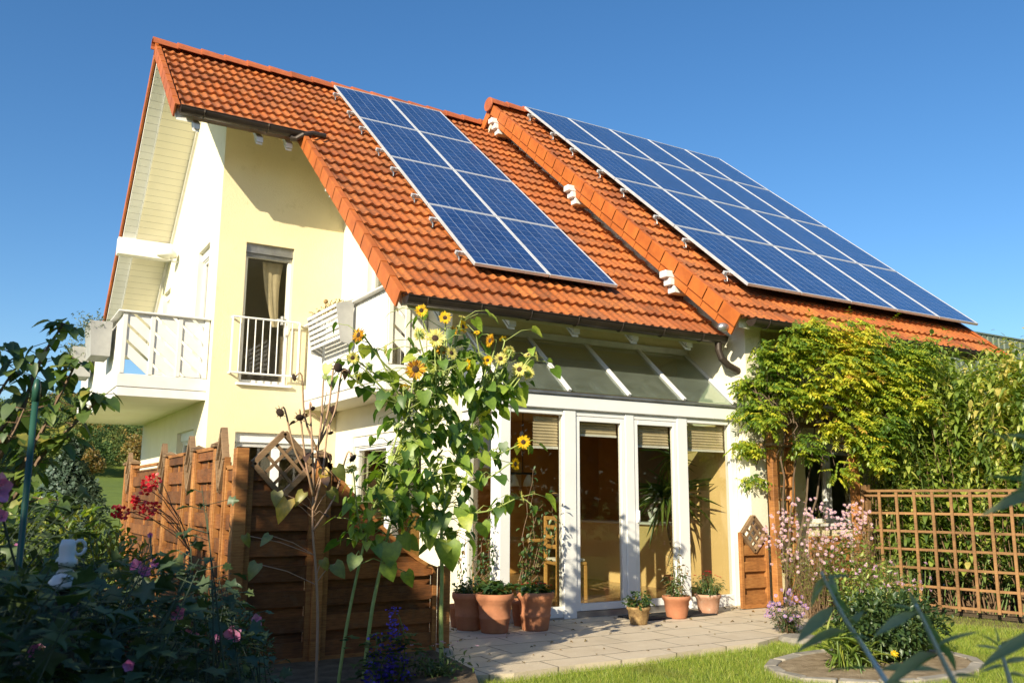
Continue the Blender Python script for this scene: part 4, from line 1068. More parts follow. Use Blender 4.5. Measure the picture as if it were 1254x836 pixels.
mb=MB(); mb.box(5.2,7.0,12.9,13.29,.05,2.1); mb.build('body',M_['pine'],t)
for i in range(4):
    x=5.24+.44*i; mb=MB(); mb.box(x,x+.40,12.87,12.898,1.0,2.05); d=mb.build('door',M_['pine'],t)
    mb=MB(); mb.box(x+.05,x+.35,12.862,12.868,1.06,2.0); mb.build('pane',M_['dark'],d)
# flower boxes on the balconies
M_['boxgrey']=plain('grey_painted_box',(.42,.42,.40),(.34,.34,.33),rough=.6,scale=6)
M_['leaf_grey']=leafmat('grey_trailing_leaves',[(0,(.05,.08,.05)),(.6,(.10,.14,.08)),(1,(.17,.20,.12))],.2)
def planter(x0,x1,y0,y1,z0,z1,label,n,tilt=0):
    t=thing('flower_box',label,'flower box',((x0+x1)/2,(y0+y1)/2,z0),group='flower boxes on the balconies')
    mb=MB(); d=.05
    def q(x,y,z): return Vector((x,y,z))
    b=[q(x0+d,y0+d,z0),q(x1-.0,y0+d,z0),q(x1-.0,y1-d,z0),q(x0+d,y1-d,z0)]; tp=[q(x0,y0,z1),q(x1,y0,z1),q(x1,y1,z1),q(x0,y1,z1)]
    ti=[q(x0+.02,y0+.02,z1),q(x1-.02,y0+.02,z1),q(x1-.02,y1-.02,z1),q(x0+.02,y1-.02,z1)]; bi=[p-Vector((0,0,.08)) for p in ti]
    mb.add(b+tp+ti+bi,[(3,2,1,0)]+[(i,(i+1)%4,4+(i+1)%4,4+i) for i in range(4)]+[(4+i,4+(i+1)%4,8+(i+1)%4,8+i) for i in range(4)]+[(8+i,8+(i+1)%4,12+(i+1)%4,12+i) for i in range(4)]+[(12,13,14,15)])
    mb.build('box',M_['boxgrey'],t)
    lf=Leaves(T_oval(.3))
    for i in range(n):
        p=Vector((rng.uniform(x0,x1),rng.uniform(y0,y1),z1))
        out=Vector((-rng.uniform(0,.22),rng.normal()*.06,rng.uniform(-.25,.16))); 
        for k in range(8): lf.add(p+out*(k/7)*rng.uniform(.8,1.2)+rv(.02),rv(.6)+Vector((-.4,0,-.1)),rv(1),.05*rng.uniform(.6,1.2))
    lf.build('foliage',M_['leaf_grey'],t); return t
planter(1.20,1.50,13.95,14.75,3.30,3.80,'grey flower box on the far left balcony rail, nearer to the corner post',90)
planter(1.20,1.50,16.6,17.4,3.30,3.80,'grey flower box hanging farther back on the left balcony rail',110)
t=thing('flower_box','white slatted flower box hooked over the middle balcony rail','flower box',(4.0,11.3,3.4),group='flower boxes on the balconies')
mb=MB()
a=[(4.08,10.95,3.88),(3.84,10.95,3.80),(3.92,10.95,3.30),(4.08,10.95,3.26)]
mb.prism([Vector(p) for p in a],(0,.02,0)); mb.build('end_panel',M_['boxgrey'],t)
mb=MB(); mb.prism([Vector((x,y+1.2,z)) for x,y,z in a],(0,.02,0)); mb.build('end_panel',M_['boxgrey'],t)
mb=MB()
for k in range(7): z=3.34+.07*k; x=3.925-.012*k; mb.cbox(x-.015,x,10.975,12.145,z,z+.045,.003)
mb.build('slats',M_['whitewood'],t)
lf=Leaves(T_oval(.3))
for i in range(260):
    p=Vector((rng.uniform(3.86,4.05),rng.uniform(11.0,12.1),3.80+abs(rng.normal())*.03)); lf.add(p,rv(.6)+Vector((0,0,.5)),rv(1),.05)
lf.build('foliage',M_['leaf_dry'],t)
# dark terracotta bits on that rail, like in the photo: small bird figure
mb=MB(); mb.tube([(4.05,12.0,3.86),(4.05,12.0,4.02)],.008,6); mb.lathe([(0,0),(.02,.005),(.035,.03),(.025,.06),(0,.07)],4.05,12.0,4.01,10)
tag(mb.build('rail_ornament',M_['basket'],smooth=True),'small straw coloured ornament on a stick on the middle balcony rail','ornament')
# white garden ornament in the left bushes
t=thing('garden_ornament','small white painted ornament with a ring handle among the dark left shrubs','ornament',(.24,2.8,.6))
oc=Vector((.235,2.8,.0))
mb=MB(); mb.lathe([(0,1.17),(.016,1.17),(.022,1.15),(.020,1.125),(.028,1.115),(.030,1.10),(.015,1.095),(.024,1.08),(.042,1.055),(.046,1.04),(0,1.04)],oc.x,oc.y,-.0,14); mb.build('body',M_['white'],t,smooth=True)
mb=MB(); mb.tube([Vector((oc.x+.030+.015*math.cos(a),oc.y,1.148+.020*math.sin(a))) for a in [i*math.pi/5 for i in range(11)]],.005,6); mb.build('ring_handle',M_['white'],t,smooth=True)
mb=MB(); mb.lathe([(0,1.038),(.03,1.038),(.032,.9),(.03,.0),(0,.0)],oc.x+.01,oc.y,0,12); mb.build('pedestal',M_['dark'],t,smooth=True)
# ================================================================= planting
M_['lawn']=leafmat('grass_blades',[(0,(.14,.22,.025)),(.5,(.27,.36,.04)),(.85,(.40,.44,.08)),(1,(.55,.48,.16))],.35,gloss=.03,patch=((.20,.20,.05),1.2,.58))
M_['leaf_sun']=leafmat('sunflower_leaves',[(0,(.045,.11,.018)),(.4,(.13,.24,.028)),(.8,(.28,.40,.045)),(1,(.50,.54,.08))],.42,gloss=.05)
M_['leaf_mallow']=leafmat('mallow_leaves',[(0,(.05,.085,.04)),(.6,(.08,.125,.055)),(1,(.13,.17,.07))],.2,gloss=.05)
M_['leaf_vine']=leafmat('vine_leaflets',[(0,(.07,.15,.015)),(.25,(.19,.29,.022)),(.6,(.48,.50,.035)),(.85,(.74,.62,.05)),(1,(.56,.30,.06))],.45)
M_['leaf_shrub']=leafmat('arching_shrub_leaves',[(0,(.08,.15,.022)),(.5,(.24,.33,.045)),(.85,(.46,.52,.10)),(1,(.62,.52,.15))],.45,gloss=.08)
M_['leaf_dark']=leafmat('dark_shrub_leaves',[(0,(.025,.06,.015)),(.6,(.05,.10,.02)),(1,(.10,.15,.03))],.3,gloss=.07)
M_['leaf_lime']=leafmat('light_green_leaves',[(0,(.09,.17,.02)),(.6,(.19,.28,.035)),(1,(.40,.42,.06))],.45)
M_['leaf_left']=leafmat('left_shrub_leaves',[(0,(.06,.12,.015)),(.55,(.11,.18,.022)),(.9,(.20,.27,.04)),(1,(.38,.34,.06))],.4,gloss=.07)
M_['leaf_bud']=leafmat('grey_buddleia_leaves',[(0,(.30,.34,.17)),(.6,(.40,.44,.24)),(1,(.60,.62,.44))],.5,gloss=.06)
M_['leaf_box']=leafmat('box_leaves',[(0,(.04,.08,.015)),(1,(.10,.15,.03))],.25,gloss=.08)
M_['leaf_hedge']=leafmat('hedge_leaves',[(0,(.04,.07,.02)),(1,(.09,.13,.03))],.25)
M_['leaf_conifer']=leafmat('blue_conifer_needles',[(0,(.04,.075,.05)),(1,(.10,.15,.12))],.1)
M_['leaf_autumn']=leafmat('autumn_tree_leaves',[(0,(.12,.13,.03)),(.5,(.25,.17,.04)),(1,(.36,.20,.05))],.3)
M_['forest']=leafmat('hill_forest_leaves',[(0,(.07,.12,.05)),(.5,(.12,.17,.06)),(.8,(.22,.22,.07)),(1,(.34,.23,.08))],.2,gloss=0,nscale=.2)
M_['petal_y']=leafmat('golden_petals',[(0,(.80,.46,.01)),(1,(.88,.62,.02))],.35,gloss=.02)
M_['petal_p']=leafmat('pale_lemon_petals',[(0,(.72,.62,.16)),(1,(.80,.74,.34))],.4,gloss=.02)
M_['petal_o']=leafmat('rusty_orange_petals',[(0,(.25,.09,.01)),(.5,(.62,.30,.012)),(1,(.84,.58,.03))],.35,gloss=.02)
M_['petal_pink']=leafmat('magenta_mallow_petals',[(0,(.62,.14,.48)),(1,(.80,.30,.66))],.4)
M_['petal_aster']=leafmat('lilac_aster_petals',[(0,(.50,.28,.48)),(1,(.68,.46,.62))],.3)
M_['petal_purple']=leafmat('purple_aster_petals',[(0,(.30,.16,.48)),(1,(.48,.28,.62))],.3)
M_['petal_blue']=leafmat('blue_delphinium_petals',[(0,(.05,.03,.50)),(1,(.14,.08,.85))],.3)
M_['seed']=plain('seed_head',(.035,.02,.012),(.07,.04,.02),rough=.9,scale=60,bs=1,bscale=120)
M_['deadhead']=plain('withered_seed_head',(.05,.03,.02),(.025,.015,.012),rough=.95,scale=40,bs=1,bscale=80)
M_['bark']=plain('grey_brown_bark',(.16,.11,.07),(.09,.065,.045),rough=.9,scale=8,bs=.6,bscale=20,bd=.02)
M_['stem_mallow']=plain('dark_green_stem',(.06,.09,.05),(.04,.06,.04),rough=.7)
M_['stem_red']=plain('reddish_stem',(.46,.28,.19),(.36,.24,.13),rough=.6,scale=10)
M_['stem_sun']=plain('sunflower_stem',(.36,.42,.13),(.27,.34,.09),rough=.6,scale=14,bs=.3)
M_['stem_grey']=plain('downy_grey_stem',(.78,.82,.72),(.66,.72,.62),rough=.7,scale=14)
M_['centre_y']=plain('yellow_flower_centre',(.65,.45,.03),rough=.8)

def zfix(p): return Vector((p[0],p[1],p[2]))
# ---- lawn (real blades)
lf=Leaves(T_grass())
def in_lawn(x,y):
    fy=np.interp(x,[q[0] for q in front],[q[1] for q in front])
    if y>fy-.015: return False
    if x>8.3 and y>6.75-(x-8.3)*.0: return False
    if x>9.25+(5.9-y)*.1 and y<6.8 and x>9.5: return x<9.95 and rng.uniform()<.9
    if (x-6.45)**2/1.03**2+(y-4.98)**2/.66**2<1: return False
    return True
n=0
while n<150000:
    x=rng.uniform(2.6,10.8); y=rng.uniform(3.6,6.9)
    if x<3.3 and y>5.9: continue
    if rng.uniform()>1.25-.45*math.hypot(x-4,y-5)/5: continue
    if not in_lawn(x,y): continue
    lf.add((x,y,-.045),(rng.normal()*.45,rng.normal()*.45,1),(rng.normal(),rng.normal(),.1),.042*rng.uniform(.5,1.25)); n+=1
tag(lf.build('lawn_grass',M_['lawn']),'short sunlit green lawn grass in front of the patio','grass',kind='stuff')

# ---- generic shrub
def shrub(name,label,cat,base,rad,top,n,tm,size,mat,stemmat='bark',leaves=14,droop=.1,group=None,start=.25,jit=.03,stem_r=.008,bend=.15,fill=0,upf=.3):
    """stems rise from around base and end inside the ellipsoid (centre top, radii rad)"""
    t=thing(name,label,cat,(base[0],base[1],0),group=group); st=MB(); lf=Leaves(tm)
    for i in range(n):
        u=rv(1); u.normalize(); u*=rng.uniform(.35,1)**.5
        e=Vector((top[0]+u.x*rad[0],top[1]+u.y*rad[1],top[2]+u.z*rad[2]))
        b=Vector((base[0]+rng.normal()*rad[0]*.15,base[1]+rng.normal()*rad[1]*.15,-.05))
        cv=curve(b,e,(rng.normal()*bend*rad[0],rng.normal()*bend*rad[1],bend*.3),9,jit*.3)
        st.tube(cv,[stem_r*(1-.85*k/8) for k in range(9)],4)
        for k in range(leaves):
            q=start+(1-start)*(k+rng.uniform())/leaves; f=q*8; j=min(7,int(f)); p=cv[j].lerp(cv[j+1],f-j)
            ax=(cv[j+1]-cv[j]).normalized(); o=rv(1); o=(o-ax*o.dot(ax)).normalized()
            d=o+ax*.35+Vector((0,0,-droop)); lf.add(p+rv(jit),d,(0,0,1) if rng.uniform()<.8 else rv(1),size*rng.uniform(.6,1.2))
    for i in range(fill):
        u=rv(1); u.normalize(); rr=rng.uniform(.55,1.0)
        p=Vector((top[0]+u.x*rad[0]*rr,top[1]+u.y*rad[1]*rr,max(.03,top[2]+u.z*rad[2]*rr)))
        lf.add(p,u+rv(.6)+Vector((0,0,upf-droop)),(u.x*.3,u.y*.3,1),size*rng.uniform(.6,1.2))
    st.build('stems',M_[stemmat],t); lf.build('foliage',M_[mat],t); return t

# ---- sunflowers
def flower_head(parent,p,dirv,r,mat='petal_y',npet=17,cen='seed',cr=.36,label=None,dead=False):
    p=Vector(p); d=Vector(dirv).normalized(); x=d.orthogonal().normalized(); y=d.cross(x)
    mb=MB()
    prof=[(0,cr*.35),(cr*.5,cr*.30),(cr*.85,cr*.16),(cr,0),(cr*.9,-.14),(cr*.5,-.24),(0,-.26)]
    n=12; vs=[];fs=[]
    for (a,b) in prof:
        for k in range(n): an=2*math.pi*k/n; vs.append(p+(x*math.cos(an)+y*math.sin(an))*a*r+d*b*r)
    for i in range(len(prof)-1):
        for k in range(n): fs.append((i*n+k,i*n+(k+1)%n,(i+1)*n+(k+1)%n,(i+1)*n+k))
    if dead:
        mb.add(vs,fs); fl=mb.build('withered_flower',M_['deadhead'],parent,smooth=True)
        lf=Leaves(T_lance(.3,.3))
        for k in range(9): an=k*.7+rng.uniform(0,.4); q=x*math.cos(an)+y*math.sin(an); lf.add(p+q*r*cr*.9,q-d*rng.uniform(.2,1.4),-d,r*rng.uniform(.4,.8))
        lf.build('sepals',M_['leaf_dead'],fl); return fl
    lf=Leaves(T_lance(.30,.10))
    for ring,(tilt,sc_) in enumerate(((.12,1.0),(.32,.9))):
        for k in range(npet):
            an=2*math.pi*(k+.5*ring)/npet+rng.normal()*.06; q=x*math.cos(an)+y*math.sin(an)
            lf.add(p+q*r*cr*.88,q+d*(tilt+rng.normal()*.14),d,r*(1-cr*.8)*1.15*sc_*rng.uniform(.8,1.12))
    fl=lf.build('flower',M_[mat],parent)
    if label: fl['label']=label
    mb.add(vs[:n*4],[f for f in fs if max(f)<n*4]); mb.build('centre',M_[cen],fl,smooth=True)
    mb=MB(); mb.add(vs[n*3:],[tuple(i-n*3 for i in f) for f in fs if min(f)>=n*3])
    cal=Leaves(T_lance(.4,.1))
    for k in range(11): an=k*.57; q=x*math.cos(an)+y*math.sin(an); cal.add(p+q*r*cr*.8-d*r*.12,q*1.0-d*.15,d,r*.42)
    mb.build('calyx',M_['stem_sun'],fl,smooth=True); cal.build('sepals',M_['leaf_sun'],fl)
    return fl
M_['leaf_dead']=leafmat('withered_purple_leaves',[(0,(.05,.025,.02)),(.6,(.10,.05,.035)),(1,(.22,.11,.05))],.2)
M_['leaf_yellow']=leafmat('yellowing_leaves',[(0,(.16,.20,.04)),(.5,(.45,.30,.03)),(1,(.62,.42,.04))],.4)
def P3(pts):      # (px,py,Y) survey list -> points
    return [atY(a,b,c) for a,b,c in pts]
def smooth_pts(pts,m=6):
    out=[]; n=len(pts)
    for i in range(n-1):
        p0,p1,p2,p3=pts[max(i-1,0)],pts[i],pts[i+1],pts[min(i+2,n-1)]
        for k in range(m):
            t=k/m; out.append(.5*((2*p1)+(p2-p0)*t+(2*p0-5*p1+4*p2-p3)*t*t+(3*p1-p0-3*p2+p3)*t**3))
    out.append(pts[-1]); return out
def sunflower(label,stem,heads,nleaf,lsize,r0,leaf0=.25,stemmat='stem_sun',leafm='leaf_sun',branch_len=.55,tm=None,spread=.26,extra=()):
    pts=smooth_pts(P3(stem)); pts[0].z=-.05
    t=thing('sunflower',label,'sunflower',(pts[0].x,pts[0].y,0),group='sunflowers in front of the fence')
    mb=MB(); n=len(pts); mb.tube(pts,[r0*(1-.72*(i/(n-1))**1.2) for i in range(n)],9); nodes=[(p,i/(n-1)) for i,p in enumerate(pts)]
    skel=[p for p,q in nodes if q>leaf0]*3
    hd=[]
    for (px,py,Y,r,m,dr) in heads:
        h=atY(px,py,Y-.10); r=r*.98; cand=[(abs((h-p).length-branch_len)+max(0,p.z-h.z+.12)*4,i) for i,(p,q) in enumerate(nodes) if q>.35]
        b=nodes[min(cand)[1]][0]; d=Vector(dr).normalized()
        k1=h-d*r*.26; mid=b.lerp(k1,.55)+Vector((0,0,-.05))
        cv=smooth_pts([b,mid,k1-d*.05+Vector((0,0,-.0)),k1],4); mb.tube(cv,[.0085*(1-.45*i/(len(cv)-1)) for i in range(len(cv))],6)
        skel+=cv[2:-2]; hd.append((h,d,r,m))
    tm=tm or T_heart(); lf=Leaves(tm); pt=mb
    for i in range(nleaf):
        p=skel[rng.randint(len(skel))]; a=rng.uniform(0,2*math.pi); L=spread*rng.uniform(.25,1)
        o=Vector((math.cos(a),math.sin(a)*.75,rng.uniform(-.25,.45)))*L; q=p+o
        if any((q-h0).length<.17 and q.y<h0.y+.07 for h0,_,_,_ in hd): continue
        s=lsize*rng.uniform(.4,1.1)
        pt.tube([p,p+o*.6+Vector((0,0,.03)),q],[.0035,.003,.002],4)
        d=Vector((o.x,o.y,0)).normalized()*rng.uniform(.3,1)+Vector((0,0,-rng.uniform(.25,1.2)))
        lf.add(q,d,(math.cos(a)*.6+rng.normal()*.35,math.sin(a)*.6+rng.normal()*.35,rng.uniform(.3,1)),s)
    for (px,py,Y,s,dx) in extra:
        q=atY(px,py,Y); b=min((p for p,_ in nodes),key=lambda p:abs((p-q).length-.12)+abs(p.z-q.z)); pt.tube([b,(b+q)/2+Vector((0,0,.04)),q],.0035,4); lf.add(q,(dx,-.25,-1),(-.5,-.9,.35),s,.6)
    mb.build('stem',M_[stemmat],t,smooth=True); lf.build('foliage',M_[leafm],t)
    for (h,d,r,m) in hd:
        if m=='dead': flower_head(t,h,d,r,dead=True,cr=.8)
        elif m=='bud': flower_head(t,h,d,r,'leaf_sun',11,'stem_sun',.6)
        else: flower_head(t,h,d,r,m)
    return t
FC=(-.45,-.85,-.05)      # facing the garden
y_='petal_y';p_='petal_p';o_='petal_o'
sunflower('tall sunflower with the thickest green stem, standing nearest the patio edge',
 [(541,838,6.15),(540,760,6.2),(541,700,6.25),(541,646,6.3),(548,600,6.35),(560,560,6.4),(583,510,6.45),(603,470,6.5)],
 [(636,452,6.45,.066,p_,(-.7,-.65,.1)),(647,457,6.5,.06,p_,(.7,.3,.1)),(657,436,6.5,.045,p_,(.8,-.5,.2)),(647,434,6.55,.04,p_,(-.6,-.3,.6)),(613,439,6.4,.055,p_,(-.3,-.9,.1)),
  (623,430,6.5,.052,p_,(.2,.8,.3)),(616,415,6.45,.035,y_,(.1,.5,.9)),(600,417,6.4,.06,o_,(-.95,-.1,.1)),(597,441,6.35,.042,y_,FC),(584,407,6.4,.028,y_,(-.3,-.6,.7)),
  (641,541,6.3,.058,y_,(-.3,-.9,.1)),(631,568,6.25,.055,y_,(.4,-.8,.0)),(639,608,6.25,.05,p_,(.85,-.35,.3)),(573,446,6.3,.045,y_,(.9,-.1,.1))],
 350,.128,.018,.36,extra=((548,665,6.1,.20,.1),(563,620,6.2,.16,.4),(590,640,6.25,.12,.3),(532,640,6.15,.12,-.4)))
sunflower('sunflower leaning right with the highest golden heads, second from the patio edge',
 [(444,838,6.1),(455,750,6.15),(467,692,6.2),(479,639,6.2),(497,600,6.25),(518,545,6.3),(538,490,6.35),(548,440,6.4)],
 [(516,380,6.35,.052,y_,(-.3,-.9,.1)),(545,389,6.4,.052,y_,(-.5,-.8,.15)),(567,400,6.45,.06,y_,(.5,-.8,.1)),(533,414,6.3,.078,p_,(-.35,-.85,.25)),(514,409,6.35,.055,p_,(.5,.7,.2)),
  (553,432,6.3,.055,p_,(.2,-.9,.15)),(554,406,6.45,.05,o_,(.8,.3,.1)),(541,428,6.4,.05,o_,(.3,.6,-.4)),(495,475,6.3,.045,y_,(.3,.5,.7)),(539,561,6.2,.035,'bud',(-.3,-.6,.6)),(566,388,6.5,.035,p_,(.1,-.4,.9))],
 330,.12,.0145,.38,extra=((478,665,6.1,.17,-.1),(492,655,6.15,.13,.5),(497,700,6.15,.12,.4)))
sunflower('slender sunflower with a rusty orange bloom, third from the patio edge',
 [(414,838,6.05),(424,770,6.08),(434,718,6.1),(446,665,6.12),(457,623,6.15),(470,590,6.2),(487,550,6.2),(503,505,6.25),(512,475,6.25)],
 [(509,452,6.2,.078,o_,(-.35,-.9,.05)),(472,429,6.25,.06,p_,(.85,-.3,.1)),(439,410,6.2,.06,o_,(-.85,-.35,.15)),(432,438,6.2,.045,p_,(-.3,-.8,-.2)),(439,463,6.2,.05,p_,(.7,-.6,-.2)),
  (430,575,6.1,.05,p_,(-.1,.5,.6)),(452,446,6.2,.035,'bud',(0,-.5,.8)),(486,520,6.2,.035,'bud',(-.5,-.6,.3))],
 230,.115,.012,.36,extra=((436,680,6.05,.11,-.5),(450,640,6.1,.10,.5),(474,690,6.1,.13,.3)))
w_=sunflower('withered sunflower with bare reddish stem and drooping dark heads, farthest from the patio',
 [(387,838,6.0),(389,760,6.0),(387,700,6.0),(383,650,6.0),(384,600,6.0),(388,560,6.0),(394,515,6.05),(400,480,6.05)],
 [(343,505,6.0,.040,'dead',(-.6,-.5,-.4)),(360,462,6.0,.034,'dead',(-.9,-.1,-.3)),(414,450,6.05,.046,'dead',(.2,-.9,.1)),(399,462,6.05,.032,'bud',(0,-.8,.5)),(367,511,6.0,.036,'dead',(-.2,-.6,-.6)),
  (432,561,6.05,.040,'dead',(.4,-.6,-.5)),(428,455,6.1,.03,'dead',(.9,-.2,.2)),(383,500,6.0,.022,'dead',(.1,-.8,-.5)),(405,530,6.05,.026,'dead',(.2,-.5,-.8))],
 20,.10,.010,.45,stemmat='stem_red',leafm='leaf_dead',spread=.16)
lf=Leaves(T_heart(.8)); st=MB()
for (px,py,s,dx,a) in ((352,612,.15,-.5,.9),(340,602,.10,-.2,.2),(396,575,.11,.1,.8),(372,603,.10,-.8,.2),(404,600,.10,.7,.1),(412,572,.11,.6,.05),(330,655,.09,-.9,.0),(315,690,.11,-.6,.05),(300,655,.08,.3,.1),(395,685,.08,.4,.15),(410,690,.12,.6,0)):
    q=atY(px,py,5.98); b=atY(386,py+25,6.0); st.tube([b,(b+q)/2+Vector((0,0,.02)),q],.003,4); lf.add(q,(dx,-.3,-.9),(-.4,-.9,.4),s,a)
st.build('leaf_stalks',M_['stem_red'],w_)['kind']='stuff'; lf.build('yellow_leaves',M_['leaf_yellow'],w_)

# ---- delphinium in front of the fence
t=thing('delphinium','deep blue delphinium spikes standing in front of the dark fence','flower plant',(2.62,5.9,0))
st=MB(); fl=Leaves(T_oval(.8)); lf=Leaves(T_lobed())
for (px,py,Y,L) in ((482,742,5.9,.42),(462,775,5.88,.34),(490,762,5.95,.36),(476,790,5.85,.25),(455,805,5.8,.2),(500,800,5.9,.2)):
    tp=atY(px,py,Y); b=Vector((tp.x+rng.normal()*.03,tp.y,-.03)); cv=curve(b,tp,(rng.normal()*.03,0,0),8,.003); st.tube(cv,[.005]*5+[.004,.003,.002],5)
    for i in range(int(L*230)):
        h=rng.uniform(0,1); p=tp+Vector((rng.normal()*.018,rng.normal()*.018,-L*h)); a=rng.uniform(0,6.28); o=Vector((math.cos(a),math.sin(a),.1))
        fl.add(p+o*.012,o+rv(.5),rv(1),.032*rng.uniform(.7,1.2)*(.6+.5*h))
    for i in range(22): a=rng.uniform(0,6.28); lf.add(b+Vector((rng.normal()*.05,rng.normal()*.05,rng.uniform(.05,.4))),(math.cos(a),math.sin(a),.1),(0,0,1),.08)
st.build('stems',M_['stem'],t); fl.build('flowers',M_['petal_blue'],t)['kind']='stuff'; lf.build('foliage',M_['leaf_dark'],t)
t=shrub('flowering_plant','small sprawling plant with tiny salmon flowers at the foot of the fence','flower plant',(2.95,5.95),(.25,.2,.1),(2.95,5.95,.13),26,T_oval(.5),.045,'leaf_dark','stem',8)
for i in range(12):
    lf=Leaves(T_oval(.8)); p=Vector((2.95+rng.normal()*.14,5.9+rng.normal()*.1,.22+rng.uniform(0,.08)))
    for k in range(5): lf.add(p,(math.cos(k*1.26),math.sin(k*1.26),.4),(0,0,1),.018)
    lf.build('flower',M_['petal_aster'],t)

# ---- yellow vine on the pergola
t=thing('climbing_vine','yellow green climbing vine with feathery leaves spilling over the pergola and gutter','climbing plant',(8.9,7.7,0))
lf=Leaves(T_lance(.46,.15)); st=MB()
blobs=[(915,470,8.0,.14,30),(925,500,7.95,.18,34),(918,545,8.05,.13,22),(922,585,8.1,.09,12),(945,460,7.8,.30,60),(940,430,7.75,.2,32),(975,430,7.6,.36,85),(985,410,7.5,.24,45),(1012,412,7.45,.30,70),(1022,455,7.3,.42,110),
 (1050,425,7.3,.34,80),(1060,470,7.2,.40,90),(1000,480,7.45,.30,60),(968,478,7.6,.22,40),(935,505,7.7,.2,30),(1045,520,7.25,.26,45),(985,545,7.65,.19,32),(1070,445,7.15,.36,60),(1020,520,7.4,.16,18),(1030,575,7.35,.12,14),(1075,500,7.15,.34,60),(1085,422,7.2,.28,46),(1092,460,7.1,.28,46),(906,470,8.1,.09,12),(911,505,8.1,.11,16),(1060,545,7.2,.18,26),(903,540,8.1,.07,9),(1000,400,7.45,.16,26),(1045,402,7.4,.18,30),(1110,440,7.0,.26,40),(1125,425,6.95,.2,26),(1085,520,7.0,.24,34),(1115,490,6.95,.24,34),(1075,560,7.05,.14,14)]
def pinnate(lf,p,d,L,a0,n=5,s=.062):
    d=Vector(d).normalized(); side=d.cross(Vector((0,0,1)))
    if side.length<.1: side=Vector((1,0,0))
    side.normalize(); 
    for k in range(n):
        q=p+d*L*(k+.6)/n+Vector((0,0,-.05*L*(k/n)**2))
        for sgn in (-1,1): lf.add(q,side*sgn+d*.55+Vector((0,0,-.25)),(0,-.25,1),s*rng.uniform(.75,1.1),min(1,max(0,a0+rng.normal()*.12)))
    lf.add(p+d*L,d+Vector((0,0,-.3)),(0,-.2,1),s,a0)
for (px,py,Y,r,n) in blobs:
    c=atY(px,py,Y); hub=Vector((min(max(c.x,8.5),9.9),7.75,2.33)); tone=rng.uniform(.10,.55)
    if 985<px<1062: tone+=.2
    for i in range(int(n*1.7)):
        u=rv(1); u.normalize(); p=c+u*r*rng.uniform(.3,1)
        d=Vector((u.x*.8+rng.normal()*.3-.15,u.y*.5-.55+rng.normal()*.3,-.45+rng.normal()*.35))
        pinnate(lf,p,d,rng.uniform(.12,.22),min(1,max(0,tone+rng.normal()*.18)),5,.064)
    for i in range(max(2,n//12)):
        st.tube(curve(hub+rv(.1),c+rv(r*.4),rv(.1),7,.02),[.009,.008,.007,.006,.005,.004,.003],5)
for i in range(4): st.tube(curve((8.55+.05*i,7.95,0),(8.6+.3*i,7.8,2.35),(.06,0,0),10,.02),[.018-.001*k for k in range(10)],6)
st.build('stems',M_['bark'],t); lf.build('foliage',M_['leaf_vine'],t)
# thin tendrils reaching to the gutter
# ---- big arching shrub and its neighbours behind the trellis
def arching(name,label,base,tips,tm,size,mat,stemmat,pairs,sag=.25,r=.012,lean=.12,fill=0):
    t=thing(name,label,'shrub',(base[0],base[1],0)); st=MB(); lf=Leaves(tm)
    for e in tips:
        tone=rng.normal()*.22; e=Vector(e); b=Vector((max(10.15,base[0]+(e.x-base[0])*.5+rng.normal()*lean),base[1]+(e.y-base[1])*.7+rng.normal()*lean,-.05))
        cv=smooth_pts([b,b.lerp(e,.5)+Vector((rng.normal()*.08,rng.normal()*.08,.12)),e+Vector((0,0,.0)),],7)
        m=len(cv); st.tube(cv,[r*(1-.85*k/(m-1)) for k in range(m)],5)
        for k in range(fill):
            u=rv(.13); lf.add(e+u+Vector((0,0,-.15)),u+rv(.05)+Vector((0,0,-.05)),(0,-.2,1),size*rng.uniform(.4,.9),min(1,max(0,.6+tone+rng.normal()*.15)))
        for k in range(pairs):
            q=.22+.78*(k+.5)/pairs; f=q*(m-1); j=min(m-2,int(f)); p=cv[j].lerp(cv[j+1],f-j); a0=k*1.57+rng.uniform(0,.6); v=rng.uniform()*.5+q*.4
            for sgn in (0,math.pi):
                a=a0+sgn; lf.add(p+rv(.012),(math.cos(a),math.sin(a)-.1,.15-sag*rng.uniform(0,1)),(0,0,1),size*rng.uniform(.45,1.2),min(1,max(0,v+tone+rng.normal()*.12)))
    st.build('stems',M_[stemmat],t); lf.build('foliage',M_[mat],t); return t
def atX(px,py,X):
    w=cF+cR*((px-627)/FPX)-cU*((py-418)/FPX); t=X/w.x; return Vector((X,w.y*t,HC+w.z*t))
def behind(n,x0,x1,ytop,ybot,Xa,Xb,pw=1.0):
    out=[]
    while len(out)<n:
        p=atX(rng.uniform(x0,x1),ytop+(ybot-ytop)*rng.uniform()**pw,rng.uniform(Xa,Xb))
        if 4.2<p.y<8.1: out.append(p)
    return out
tips=[]
while len(tips)<190:
    px=rng.uniform(1075,1300)
    top=420+9*math.sin(px*.075)+5*math.sin(px*.19)-(14 if rng.uniform()<.10 else 0)+rng.uniform(0,1)**.8*130*(.35+.65*rng.uniform())
    q=atX(px,top,rng.uniform(10.2,12.0))
    if 5.0<q.y<8.15: tips.append(q)
arching('shrub','tall arching green shrub with rows of narrow leaves reaching the roof edge',(11.2,6.8),tips,T_lance(.44,.5),.135,'leaf_shrub','stem',50,sag=.45,r=.008,lean=.4,fill=16)
tips=behind(30,1050,1110,415,520,9.75,10.3)
arching('shrub','green shrub filling the corner between the yellow vine and the tall arching shrub',(10.1,7.7),tips,T_lance(.42,.45),.12,'leaf_shrub','stem',40,sag=.4,r=.008)
tips=behind(120,1075,1300,500,640,10.15,11.4)
arching('shrub','broad leaved green shrub filling the space behind the square trellis',(11.0,6.3),tips,T_oval(.5,.08,.2),.125,'leaf_lime','stem_brown',18,.5,r=.007)
